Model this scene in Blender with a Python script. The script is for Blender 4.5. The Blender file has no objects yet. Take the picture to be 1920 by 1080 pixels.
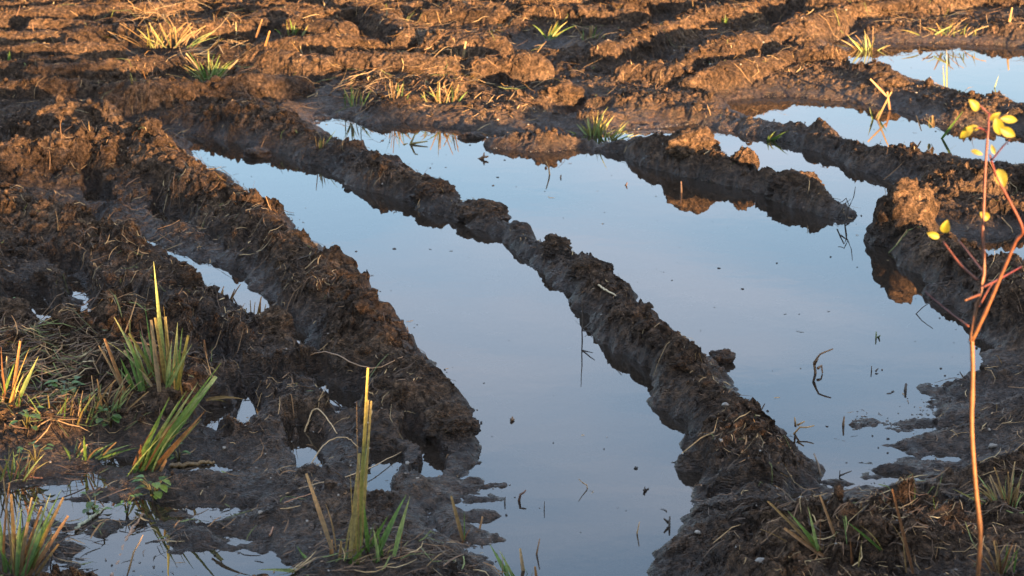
import bpy, math, random
import numpy as np
from mathutils import Vector, Matrix, noise as mnoise

R = math.radians
rng = np.random.default_rng(7)
random.seed(7)
sc = bpy.context.scene
col = sc.collection

# ------------------------------------------------------------------ camera
CAM_H, PITCH, VF = 1.70, 15.5, 14.5
FPX = 540 / math.tan(R(VF / 2))                      # focal length in photo pixels (1920 wide)
cam_d = bpy.data.cameras.new('camera')
cam = bpy.data.objects.new('camera', cam_d); col.objects.link(cam)
cam.location = (0, 0, CAM_H)
cam.rotation_euler = (R(90 - PITCH), 0, 0)
cam_d.sensor_fit = 'HORIZONTAL'; cam_d.sensor_width = 36
cam_d.lens = FPX / 1920 * 36
cam_d.clip_start = 0.05; cam_d.clip_end = 2000
cam_d.dof.use_dof = True; cam_d.dof.focus_distance = 5.6; cam_d.dof.aperture_fstop = 12.0
sc.camera = cam

# ------------------------------------------------------------------ sky and sun
SUN_EL, SUN_AZ = 5.0, 33.0        # low sun behind the camera, SUN_AZ degrees to its right
w = bpy.data.worlds.new('World'); sc.world = w; w.use_nodes = True
nt = w.node_tree; nt.nodes.clear()
out = nt.nodes.new('ShaderNodeOutputWorld'); bg = nt.nodes.new('ShaderNodeBackground')
sky = nt.nodes.new('ShaderNodeTexSky'); sky.sky_type = 'NISHITA'; sky.sun_disc = False
sky.sun_elevation = R(SUN_EL); sky.sun_rotation = R(180 - SUN_AZ)
sky.air_density = 1.0; sky.dust_density = 1.0; sky.ozone_density = 2.5
# thin streaky evening cloud over the whole sky
tc = nt.nodes.new('ShaderNodeTexCoord'); mp = nt.nodes.new('ShaderNodeMapping')
mp.inputs['Scale'].default_value = (1.4, 1.4, 9.0)
nz = nt.nodes.new('ShaderNodeTexNoise'); nz.inputs['Scale'].default_value = 2.2; nz.inputs['Detail'].default_value = 6
nz.inputs['Distortion'].default_value = 0.6
rp = nt.nodes.new('ShaderNodeValToRGB'); rp.color_ramp.elements[0].position = 0.38; rp.color_ramp.elements[1].position = 0.75
rp.color_ramp.elements[0].color = (0.30, 0.30, 0.30, 1); rp.color_ramp.elements[1].color = (0.88, 0.88, 0.88, 1)
mx = nt.nodes.new('ShaderNodeMix'); mx.data_type = 'RGBA'
mx.inputs[7].default_value = (2.2, 2.36, 2.78, 1)
nt.links.new(tc.outputs['Generated'], mp.inputs['Vector']); nt.links.new(mp.outputs[0], nz.inputs['Vector'])
nt.links.new(nz.outputs['Fac'], rp.inputs[0]); nt.links.new(rp.outputs[0], mx.inputs[0])
nt.links.new(sky.outputs[0], mx.inputs[6]); nt.links.new(mx.outputs[2], bg.inputs[0])
bg.inputs[1].default_value = 0.093
nt.links.new(bg.outputs[0], out.inputs[0])
sun_d = bpy.data.lights.new('sun', 'SUN'); sun = bpy.data.objects.new('sun', sun_d); col.objects.link(sun)
sun_d.energy = 5.0; sun_d.angle = R(0.55); sun_d.color = (1.0, 0.58, 0.26)
sdir = Vector((math.sin(R(SUN_AZ)) * math.cos(R(SUN_EL)), -math.cos(R(SUN_AZ)) * math.cos(R(SUN_EL)), math.sin(R(SUN_EL))))
sun.rotation_euler = sdir.to_track_quat('Z', 'Y').to_euler(); sun.location = sdir * 30
sc.view_settings.view_transform = 'Standard'; sc.view_settings.look = 'None'; sc.view_settings.gamma = 1
sc.view_settings.use_curve_mapping = False
sc.view_settings.exposure = 3.15
sc.render.engine = 'CYCLES'
sc.cycles.max_bounces = 6; sc.cycles.transparent_max_bounces = 8; sc.cycles.caustics_reflective = False; sc.cycles.caustics_refractive = False

# ------------------------------------------------------------------ projection helpers (survey the ground from the photo)
CT, ST = math.cos(R(PITCH)), math.sin(R(PITCH))
def ray(px, py):
    x = (px - 960) / FPX; y = (540 - py) / FPX
    return x, CT + y * ST, -ST + y * CT
def gp(px, py, z=0.0):
    a, b, c = ray(px, py); s = (z - CAM_H) / c
    return a * s, b * s
def pl(px, py, Y):
    a, b, c = ray(px, py); s = Y / b
    return Vector((a * s, Y, CAM_H + c * s))

# ------------------------------------------------------------------ noise
_a = rng.uniform(0, 2 * np.pi, 256); GX, GY = np.cos(_a).astype(np.float32), np.sin(_a).astype(np.float32)
_g = rng.normal(size=(256, 3)); _g /= np.linalg.norm(_g, axis=1)[:, None]; G3 = _g.astype(np.float32)
RND = rng.uniform(0, 1, (256, 3)).astype(np.float32)
def _h(i, j, k, seed):
    h = (i.astype(np.uint32) * np.uint32(374761393)) ^ (j.astype(np.uint32) * np.uint32(668265263)) ^ (k * np.uint32(2147483647 - 58) if np.isscalar(k) else k.astype(np.uint32) * np.uint32(1274126177))
    h = h + np.uint32((seed * 974711 + 12345) & 0xffffffff)
    h = (h ^ (h >> np.uint32(13))) * np.uint32(1274126177)
    h = (h ^ (h >> np.uint32(15))) * np.uint32(2246822519)
    return ((h ^ (h >> np.uint32(16))) & np.uint32(255)).astype(np.int32)
def _f(t): return t * t * t * (t * (t * 6 - 15) + 10)
def n2(x, y, seed=0):
    x = np.asarray(x, np.float32); y = np.asarray(y, np.float32)
    xi = np.floor(x); yi = np.floor(y); fx = x - xi; fy = y - yi
    xi = xi.astype(np.int64); yi = yi.astype(np.int64)
    u, v = _f(fx), _f(fy)
    def g(a, b):
        q = _h(xi + a, yi + b, np.uint32(0), seed); return GX[q] * (fx - a) + GY[q] * (fy - b)
    p = g(0, 0) * (1 - u) + g(1, 0) * u; q = g(0, 1) * (1 - u) + g(1, 1) * u
    return (p * (1 - v) + q * v) * 1.4
def n3(x, y, z, seed=0):
    x = np.asarray(x, np.float32); y = np.asarray(y, np.float32); z = np.asarray(z, np.float32)
    xi = np.floor(x); yi = np.floor(y); zi = np.floor(z); fx, fy, fz = x - xi, y - yi, z - zi
    xi = xi.astype(np.int64); yi = yi.astype(np.int64); zi = zi.astype(np.int64)
    u, v, t = _f(fx), _f(fy), _f(fz); r = 0
    for a in (0, 1):
        for b in (0, 1):
            for c in (0, 1):
                q = G3[_h(xi + a, yi + b, zi + c, seed)]
                r = r + (q[..., 0] * (fx - a) + q[..., 1] * (fy - b) + q[..., 2] * (fz - c)) * (u if a else 1 - u) * (v if b else 1 - v) * (t if c else 1 - t)
    return r * 1.5
def fbm(x, y, o=4, seed=0, g=0.5):
    r = 0; a = 1.0; f = 1.0
    for i in range(o):
        r = r + a * n2(x * f + 17.3 * i, y * f - 9.1 * i, seed + i); a *= g; f *= 2.03
    return r
def worley(x, y, seed=0):
    x = np.asarray(x, np.float32); y = np.asarray(y, np.float32)
    xi = np.floor(x); yi = np.floor(y); fx = x - xi; fy = y - yi
    xi = xi.astype(np.int64); yi = yi.astype(np.int64)
    f1 = np.full(x.shape, 9, np.float32); f2 = f1.copy(); cid = np.zeros(x.shape, np.float32)
    for a in (-1, 0, 1):
        for b in (-1, 0, 1):
            q = RND[_h(xi + a, yi + b, np.uint32(0), seed)]
            d = (a + q[..., 0] - fx) ** 2 + (b + q[..., 1] - fy) ** 2
            m = d < f1
            f2 = np.where(m, f1, np.minimum(f2, d)); cid = np.where(m, q[..., 2], cid); f1 = np.where(m, d, f1)
    return np.sqrt(f1), np.sqrt(f2), cid
def ss(a, b, x):
    t = np.clip((x - a) / (b - a), 0, 1); return t * t * (3 - 2 * t)

# ------------------------------------------------------------------ plan of the field: pools and ridges
POOLS = [
 [(325,255),(400,250),(470,265),(600,275),(590,222),(640,212),(690,235),(760,232),(850,240),(930,252),(1000,245),(1100,252),(1200,238),(1290,232),(1400,240),
  (1480,270),(1590,310),(1680,350),(1640,440),(1690,490),(1770,530),(1810,590),(1850,650),(1830,700),(1770,730),(1760,780),(1700,830),(1770,848),
  (1830,858),(1720,905),(1600,930),(1480,945),(1300,1010),(1270,1050),(1310,1120),(940,1120),(925,1040),(820,1005),(812,955),(880,935),(890,860),
  (880,800),(800,700),(740,620),(650,500),(560,430),(480,375),(400,315)],
 [(1360,194),(1440,182),(1560,187),(1650,200),(1760,233),(1920,248),(2050,255),(2050,325),(1900,315),(1750,308),(1640,292),(1580,262),(1480,242),(1400,225)],
 [(1560,112),(1610,88),(1700,80),(1800,82),(1920,88),(2100,90),(2100,220),(1920,205),(1830,188),(1760,168),(1690,148),(1620,138)],
 [(1775,455),(1850,445),(1990,430),(1990,535),(1920,522),(1850,495)],
 [(10,378),(160,385),(300,425),(420,465),(520,520),(640,580),(655,640),(595,668),(510,640),(430,590),(340,535),(200,468),(90,418)],
 [(160,868),(200,856),(290,858),(300,880),(250,890),(170,884)], [(325,872),(430,868),(445,885),(380,893),(330,888)],
 [(-60,925),(60,905),(130,893),(210,915),(290,930),(330,945),(400,945),(490,962),(470,976),(390,982),(330,985),(420,1005),(520,1030),(560,1055),(520,1100),(100,1100),(90,1060),(120,1010),(-60,1000)],
 [(445,768),(468,772),(466,805),(440,803)], [(565,835),(592,830),(585,872),(563,880)], [(692,885),(718,875),(720,925),(690,935)],
 [(1800,690),(1880,690),(1940,698),(1850,708),(1790,710)], [(1790,745),(1880,746),(1910,755),(1800,765)], [(1740,795),(1860,792),(1890,800),(1760,814)],
 [(205,232),(225,232),(235,252),(212,256)], [(1060,205),(1110,200),(1105,218),(1070,220)], [(505,190),(535,190),(530,202),(510,202)],
]
# each ridge: (photo x, photo y of its base line, half width m, height m)
RIDGES = dict(
 left_ridge=[(-90,352,.20,.12),(80,342,.18,.135),(190,326,.165,.15),(262,318,.13,.145),(335,374,.125,.10),(430,428,.12,.095),(520,486,.11,.09),(600,556,.11,.09),(675,650,.13,.085),(748,736,.13,.08),(815,822,.115,.05)],
 left_spur=[(60,375,.07,.03),(150,395,.08,.035),(270,425,.08,.03),(370,462,.07,.03),(480,515,.07,.025),(570,570,.06,.02)],
 near_left_ridge=[(-90,398,.17,.085),(0,418,.16,.085),(80,448,.15,.08),(140,468,.14,.075),(210,496,.13,.085),(300,540,.11,.068),(400,605,.10,.04),(470,638,.10,.06),(540,684,.08,.04),(625,712,.08,.035)],
 mound=[(400,236,.12,.08),(480,252,.14,.085),(565,278,.13,.065),(640,300,.125,.06),(715,338,.11,.05),(790,366,.105,.055),(845,394,.08,.04)],
 middle_ridge=[(870,406,.075,.048),(930,428,.062,.026),(965,445,.07,.04),(1005,468,.065,.032),(1040,490,.08,.05),(1075,512,.08,.05),(1145,575,.09,.06),(1222,650,.098,.07),(1292,725,.10,.07),(1345,795,.11,.066),(1388,855,.12,.064),(1412,905,.13,.056),(1392,960,.13,.048),(1360,1010,.13,.048),(1300,1062,.10,.03)],
 far_bar=[(935,272,.055,.03),(1000,276,.075,.04),(1100,276,.055,.022),(1190,284,.07,.03),(1262,308,.11,.08),(1335,324,.10,.07),(1395,343,.08,.055),(1465,366,.08,.052),(1530,386,.08,.05),(1570,404,.05,.03)],
 shore_bar=[(650,216,.05,.025),(750,226,.06,.03),(900,238,.055,.03),(1010,241,.06,.025),(1110,242,.05,.012)],
 back_bar=[(660,200,.06,.045),(760,204,.065,.05),(900,209,.07,.045),(1040,212,.07,.04)],
 right_bank=[(1080,205,.12,.045),(1230,218,.11,.045),(1340,232,.08,.035),(1420,248,.065,.03),(1500,270,.065,.032),(1590,293,.07,.042),(1645,316,.07,.045),(1750,342,.11,.06),(1850,352,.12,.065),(2050,366,.14,.07)],
 right_bank_foot=[(1830,400,.12,.04),(1930,405,.17,.07),(2050,410,.2,.1)],
 top_bank=[(1440,158,.09,.04),(1540,162,.10,.045),(1610,172,.09,.04),(1680,186,.09,.04),(1760,207,.09,.035),(1850,229,.10,.035),(2000,244,.11,.045)],
 right_ridge=[(1715,468,.10,.05),(1760,490,.11,.07),(1830,535,.13,.09),(1910,595,.15,.10),(2030,660,.17,.1)],
 finger_a=[(1850,672,.05,.02),(1930,665,.10,.06),(2050,670,.12,.07)],
 finger_b=[(1775,722,.04,.012),(1850,722,.06,.03),(1990,716,.10,.05)],
 finger_c=[(1785,783,.05,.015),(1850,775,.07,.035),(1990,768,.10,.055)],
 finger_d=[(1715,836,.04,.012),(1790,824,.07,.025),(1900,812,.09,.05),(2050,805,.12,.06)],
 islet=[(1648,880,.035,.012),(1690,873,.045,.016),(1735,866,.035,.012)],
 shore_finger=[(840,905,.05,.015),(905,905,.03,.010),(945,908,.02,.007)],
 shore_finger_low=[(850,960,.06,.02),(880,1000,.07,.018),(925,1012,.04,.009)],
)
RIDGE_LABEL = dict(
 left_ridge='tall crumbly mud ridge along the left side of the central flooded rut',
 left_spur='dark wet mud shelf at the foot of the left ridge beside the trench',
 near_left_ridge='lumpy mud ridge in front of the dark water trench at left',
 mound='broad brown mud mound between the narrow rut and the wide pool',
 middle_ridge='long curving mud ridge dividing the two flooded ruts in the centre',
 far_bar='narrow broken mud bar lying across the far part of the wide pool',
 shore_bar='thin straight mud bar at the far shore of the wide pool',
 back_bar='straight tread bar of mud with grass just behind the far shore',
 right_bank='mud bank sloping right between the wide pool and the second pool',
 right_bank_foot='dark mud bank behind the big clod at the right edge',
 top_bank='sunlit mud bank between the second pool and the top right pool',
 right_ridge='steep dark mud ridge behind the red sapling at right',
 finger_a='dark mud tongue right of the sapling fork, uppermost of four',
 finger_b='flat mud tongue by the sapling stem, second of four from the top',
 finger_c='flat mud tongue by the sapling stem, third of four from the top',
 finger_d='mud tongue with a pale pebble by the sapling stem, lowest of four',
 islet='tiny flat mud islet in the pool left of the sapling stem',
 shore_finger='thin wet mud spit reaching into the central rut, upper of two',
 shore_finger_low='wet mud spit reaching into the central rut, lower of two')
BARS = [  # tread bars pressed by the tyres on the far side of the field
 [(10,140,.06,.05),(110,136,.07,.06),(215,134,.06,.05)], [(-20,168,.06,.05),(90,164,.07,.055),(150,160,.05,.045)],
 [(60,182,.07,.05),(190,176,.08,.06),(330,160,.06,.05)], [(10,205,.06,.045),(90,203,.07,.05),(190,204,.06,.045)],
 [(215,222,.08,.06),(290,224,.09,.075),(370,214,.08,.06)], [(100,272,.09,.07),(190,262,.09,.075),(215,268,.05,.04)],
 [(340,160,.06,.05),(420,165,.06,.045)], [(500,130,.06,.05),(620,125,.07,.06),(700,122,.05,.04)],
 [(1130,140,.07,.06),(1220,110,.09,.07),(1290,88,.07,.055)], [(1280,168,.07,.05),(1360,142,.09,.075),(1440,112,.06,.05)],
 [(1300,186,.06,.045),(1390,168,.08,.06),(1470,150,.05,.04)], [(1460,100,.07,.05),(1520,82,.08,.055),(1580,60,.06,.05)],
 [(980,50,.08,.07),(1060,36,.09,.09),(1140,26,.07,.07)], [(1180,48,.08,.06),(1260,40,.08,.07),(1310,20,.06,.05)],
 [(1310,70,.08,.06),(1400,64,.08,.06)], [(1540,50,.09,.07),(1650,40,.1,.08),(1740,44,.07,.06)],
 [(0,70,.08,.05),(130,62,.09,.06),(230,60,.06,.05)],
 [(280,100,.08,.06),(360,95,.08,.05)], [(560,90,.09,.07),(640,96,.08,.06)], [(700,70,.1,.07),(760,110,.08,.06)],
 [(820,120,.09,.06),(930,128,.08,.06)], [(850,60,.09,.07),(930,66,.08,.06)], [(1500,140,.08,.05),(1560,140,.07,.05)],
 [(380,215,.07,.05),(470,200,.07,.05),(560,190,.06,.04)], [(430,140,.07,.05),(540,150,.07,.05),(610,158,.06,.05)], [(640,150,.07,.05),(740,158,.08,.055),(850,160,.07,.05)], [(900,165,.07,.05),(1000,160,.08,.06)],
 [(430,80,.08,.055),(540,72,.08,.06)], [(640,40,.09,.06),(780,34,.09,.065)], [(1180,172,.07,.05),(1270,178,.07,.05)], [(0,110,.07,.05),(80,106,.06,.05)], [(150,95,.06,.04),(260,92,.07,.05)],
 [(0,30,.1,.07),(140,28,.09,.06)], [(300,30,.1,.07),(430,40,.1,.06)], [(1380,20,.1,.07),(1500,14,.1,.07)], [(1760,20,.1,.08),(1880,26,.1,.07)],
]
_lr = np.random.default_rng(5)
def _back(x, y):          # ground point to survey pixel
    t = y * CT + CAM_H * ST; return 960 + x / t * FPX, 540 - (y * ST - CAM_H * CT) / t * FPX
def lug_rows(x0, x1, y0, y1, step, ln, tilt):
    y = y0; k = 0
    while y < y1:
        x = x0 + (k % 2) * ln * .55
        while x < x1:
            a = _lr.uniform(.7, 1.1) * ln; yy = y + _lr.normal() * .02; h = _lr.uniform(.035, .055); w_ = _lr.uniform(.045, .06); q = tilt + _lr.normal() * .08
            P = []
            for u in (-.5, 0, .5): P.append((*_back(x + u * a, yy + u * a * q), w_ * (1 - .3 * abs(u)), h))
            if _lr.uniform() < .85: BARS.append(P)
            x += ln * 1.15
        y += step * _lr.uniform(.85, 1.15); k += 1
lug_rows(-2.9, -.9, 10.1, 13.2, .22, .62, .12)
lug_rows(.5, 2.3, 10.85, 13.2, .24, .55, .55)
lug_rows(-.8, .4, 10.6, 13.2, .26, .5, -.15)
# near-level wet ground (photo x, y, radius x, radius y): relief is flattened here
FLATS = [(230,960,420,110),(480,985,200,40),(1790,830,230,120),(860,960,110,80),(150,95,120,60),(560,200,90,40),(1130,240,160,22),(1600,930,120,40),(1650,965,260,45)]

PITS = [(*gp(a, b), c) for a, b, c in [(598,45,.16),(296,118,.13),(60,82,.14),(178,108,.10),(800,108,.13),(700,78,.13),(1548,72,.16),(1720,30,.16),(560,165,.13),(960,170,.16),(1190,120,.13),(1250,70,.13),(430,110,.12),(130,190,.12),(1010,100,.14),(880,40,.15),(1430,55,.14),(1380,120,.12),(250,30,.16),(480,30,.15)]]
TROUGHS = [[(430,716,.045,.05),(500,722,.05,.06),(575,724,.045,.05)], [(458,742,.03,.03),(455,815,.03,.035)], [(572,805,.03,.03),(578,885,.03,.035)], [(702,850,.03,.03),(706,945,.03,.035)], [(120,505,.05,.05),(190,610,.05,.05)],
 [(40,560,.05,.05),(120,650,.06,.05)], [(235,560,.045,.05),(300,640,.05,.05)], [(345,610,.05,.05),(430,695,.05,.05)], [(610,705,.04,.035),(655,800,.04,.03)], [(780,800,.04,.045),(800,890,.045,.05)], [(380,770,.04,.025),(390,840,.04,.025)],
 [(1520,985,.05,.04),(1590,1040,.05,.04)], [(1700,950,.05,.04),(1780,1010,.05,.04)], [(1360,935,.03,.04),(1460,925,.03,.035)], [(1300,985,.03,.035),(1400,985,.04,.035)], [(640,620,.03,.04),(700,640,.03,.04)], [(300,380,.04,.05),(330,430,.04,.05)], [(160,345,.04,.05),(190,390,.04,.05)]]
X0, Y0, RES = -6.0, 2.0, 0.02
NX, NY = 600, 700
def poly_sd(P, x, y):
    P = np.array(P, np.float32); d = np.full(x.shape, 1e9, np.float32); ins = np.zeros(x.shape, bool)
    for i in range(len(P)):
        a, b = P[i], P[(i + 1) % len(P)]; e = b - a
        t = np.clip(((x - a[0]) * e[0] + (y - a[1]) * e[1]) / (e @ e + 1e-12), 0, 1)
        d = np.minimum(d, (x - a[0] - t * e[0]) ** 2 + (y - a[1] - t * e[1]) ** 2)
        c = (a[1] > y) != (b[1] > y)
        with np.errstate(divide='ignore', invalid='ignore'):
            ins ^= c & (x < (b[0] - a[0]) * (y - a[1]) / (b[1] - a[1]) + a[0])
    return np.where(ins, -1, 1) * np.sqrt(d)
gx, gy = np.meshgrid(X0 + RES * np.arange(NX, dtype=np.float32), Y0 + RES * np.arange(NY, dtype=np.float32))
SD = np.full(gx.shape, 5.0, np.float32)
for P in POOLS: SD = np.minimum(SD, poly_sd([gp(*p) for p in P], gx, gy))
FLAT = np.ones(gx.shape, np.float32)
_cl = CAM_H; _yy = gy; _dep = np.arctan2(CAM_H, gy)
_py = 540 + FPX * np.tan(_dep - R(PITCH)); _t = np.sqrt(gy ** 2 + CAM_H ** 2) * np.cos(_dep - R(PITCH)); _px = 960 + gx / _t * FPX
for cx, cy, rx, ry in FLATS:
    q = np.sqrt(((_px - cx) / rx) ** 2 + ((_py - cy) / ry) ** 2); FLAT = np.minimum(FLAT, 0.38 + 0.62 * ss(0.75, 1.25, q))
BACK = ss(7.6, 9.6, gy).astype(np.float32)
def samp(A, x, y):
    u = np.clip((x - X0) / RES, 0, NX - 1.001); v = np.clip((y - Y0) / RES, 0, NY - 1.001)
    i = u.astype(np.int32); j = v.astype(np.int32); a = u - i; b = v - j
    return (A[j, i] * (1 - a) + A[j, i + 1] * a) * (1 - b) + (A[j + 1, i] * (1 - a) + A[j + 1, i + 1] * a) * b
def stroke(P, x, y, seed, ex=.8, na=1.0):
    """height of a ridge stroke at x, y: -1 where it has none"""
    G = np.array([(*gp(p[0], p[1]), p[2], p[3]) for p in P], np.float32)
    z = np.full(x.shape, -1.0, np.float32)
    m = np.nonzero((x > G[:, 0].min() - .35) & (x < G[:, 0].max() + .35) & (y > G[:, 1].min() - .35) & (y < G[:, 1].max() + .35))[0]
    if len(m) == 0: return z
    X, Y = x[m], y[m]; best = np.full(X.shape, 1e9, np.float32); hw = np.zeros_like(X); hh = np.zeros_like(X)
    for a, b in zip(G[:-1], G[1:]):
        e = b[:2] - a[:2]; t = np.clip(((X - a[0]) * e[0] + (Y - a[1]) * e[1]) / (e @ e + 1e-9), 0, 1)
        d = np.hypot(X - a[0] - t * e[0], Y - a[1] - t * e[1]); k = d < best
        best = np.where(k, d, best); hw = np.where(k, a[2] + t * (b[2] - a[2]), hw); hh = np.where(k, a[3] + t * (b[3] - a[3]), hh)
    hw = hw * (1 + na * (.28 * n2(X * 4.2, Y * 4.2, seed) + .14 * n2(X * 13, Y * 13, seed + 1)))
    hh = hh * (1 + na * (.45 * n2(X * 5.5, Y * 5.5, seed + 2) + .25 * n2(X * 14, Y * 14, seed + 3)))
    q = np.clip(1 - (best / np.maximum(hw * 1.12, .01)) ** 2, 0, 1) ** ex
    z[m] = np.where(q > 0, -.03 + (hh + .03) * q, -1.0)
    return z
RK = list(RIDGES)
def height(x, y, owner=False):
    x = np.asarray(x, np.float32); y = np.asarray(y, np.float32)
    xw = x + .045 * n2(x * 5, y * 5, 1) + .018 * n2(x * 17, y * 17, 2) + .007 * n2(x * 48, y * 48, 3)
    yw = y + .045 * n2(x * 5, y * 5, 4) + .018 * n2(x * 17, y * 17, 5) + .007 * n2(x * 48, y * 48, 6)
    sd = samp(SD, xw, yw); fl = samp(FLAT, xw, yw); back = ss(7.4, 9.4, y)
    land = ss(0, .16, sd)
    f1, f2, cid = worley(x * 6.5 + .5 * n2(x * 9, y * 9, 8), y * 5.0 + .5 * n2(x * 9, y * 9, 9), 3)
    lump = np.clip(1 - f1 * 1.15, 0, 1) ** .7 * (.35 + .9 * cid)
    g1, g2, gid = worley(x * 17 + .4 * n2(x * 21, y * 21, 10), y * 15 + .4 * n2(x * 21, y * 21, 11), 5)
    lump2 = np.clip(1 - g1 * 1.1, 0, 1) ** .7 * (.2 + gid)
    rgh = ss(-.25, .45, n2(x * 2.1, y * 2.6, 44)); rg2 = ss(-.1, .5, n2(x * 4.3, y * 4.3, 45))
    big = fbm(x * 2.6, y * 3.4, 3, 12)
    shal = ss(.55, .95, fl)
    z = np.where(sd < 0, -.004 - .008 * shal - (.014 + .076 * shal) * ss(0, .22, -sd) + (1 - shal) * (.004 + .020 * fbm(x * 7, y * 11, 4, 47)),
                 .012 * ss(0, .03, sd) + land * (.018 + fl * (.012 + .006 * back + (.024 - .010 * back) * big + .058 * (1 - .6 * back) * lump * (.25 + .75 * rgh))))
    for cx_, cy_, pr in PITS:
        z = z - .075 * np.exp(-(((xw - cx_) / pr) ** 2 + ((yw - cy_) / (pr * 1.5)) ** 2) ** 1.5)
    own = np.full(x.shape, -1, np.int16)
    def put(z, s, k, own, kk=.012):
        h = np.clip(.5 + .5 * (s - z) / kk, 0, 1); zz = z + (s - z) * h + kk * h * (1 - h) * .5
        zz = np.where(s < -.5, z, zz)
        own[(s > z + .004) & (s > -.012)] = k
        return zz
    xb, yb = x + .3 * (xw - x), y + .3 * (yw - y)
    for i, P in enumerate(BARS):
        s = stroke(P, xb, yb, 60 + 7 * i, .5, .45); s = np.where(s > -.5, (s + .03) * 1.35 + .012, s); z = put(z, s, 100 + i, own)
    for i, k in enumerate(RK):
        s = stroke(RIDGES[k], xw, yw, 400 + 11 * i); z = put(z, s, i, own)
    isb = (own >= 100).astype(np.float32)
    for i, P in enumerate(TROUGHS):
        s = stroke(P, xw, yw, 800 + 5 * i, .6); z = z - np.where(s > -.5, s + .03, 0) * .85 * ss(-.01, .02, z)
    up = ss(.0, .06, z) * (1 - .35 * isb); am = up * (.35 + .65 * fl) * (1 - .25 * back)
    z = z + am * (.022 * (lump - .3) * (.3 + .7 * rgh) + .017 * (lump2 - .25) * (.25 + .75 * rg2))
    rough = fbm(x * 24, y * 24, 3, 30) ; rid = 1 - np.abs(n2(x * 38, y * 38, 35)) * 2
    z = z + (.30 + .70 * am) * (.0095 * rough + .0065 * n2(x * 75, y * 75, 36) + .0035 * n2(x * 140, y * 140, 37)) + am * rg2 * .005 * rid
    # ruts between clods are torn, not rounded
    z = z - am * rg2 * .010 * ss(.12, .0, g2 - g1)
    h1, h2, hid = worley(x * 34 + 1.1 * n2(x * 30, y * 30, 14) + .5 * n2(x * 90, y * 90, 15), y * 30 + 1.1 * n2(x * 30, y * 30, 16) + .5 * n2(x * 90, y * 90, 17), 9)
    i1, i2, iid = worley(x * 11 + .9 * n2(x * 12, y * 12, 18) + .22 * n2(x * 50, y * 50, 19), y * 13 + .9 * n2(x * 12, y * 12, 20) + .22 * n2(x * 50, y * 50, 21), 10)
    z = z + am * ((.3 + .7 * rg2) * .022 * (hid - .5) + (.35 + .65 * rgh) * (.036 - .006 * back) * (iid - .45) - .012 * ss(.10, .0, i2 - i1) * rgh)
    wet = ss(-.03, -.005, z) * ss(.03, .0, z)
    z = z + wet * .004 * fbm(x * 30, y * 55, 2, 40)
    if owner: return z, own
    return z
def hz(x, y): return float(height(np.array([x]), np.array([y]))[0])

# ------------------------------------------------------------------ materials
def mat(name):
    m = bpy.data.materials.new(name); m.use_nodes = True; n = m.node_tree; n.nodes.clear()
    o = n.nodes.new('ShaderNodeOutputMaterial'); return m, n, o
def nd(n, t, **kw):
    q = n.nodes.new(t)
    for k, v in kw.items():
        if k in q.inputs.keys(): q.inputs[k].default_value = v
        else: setattr(q, k, v)
    return q
def ramp(n, src, stops):
    r = n.nodes.new('ShaderNodeValToRGB'); e = r.color_ramp.elements
    while len(e) < len(stops): e.new(.5)
    for q, (p, c) in zip(e, stops): q.position = p; q.color = (*c, 1) if len(c) == 3 else c
    n.links.new(src, r.inputs[0]); return r.outputs[0]
def mixc(n, fac, a, b, mode='MIX'):
    m = n.nodes.new('ShaderNodeMix'); m.data_type = 'RGBA'; m.blend_type = mode
    for s, i in ((fac, 0), (a, 6), (b, 7)):
        if isinstance(s, (int, float)): m.inputs[i].default_value = s
        elif isinstance(s, tuple): m.inputs[i].default_value = (*s, 1)
        else: n.links.new(s, m.inputs[i])
    return m.outputs[2]
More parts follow.
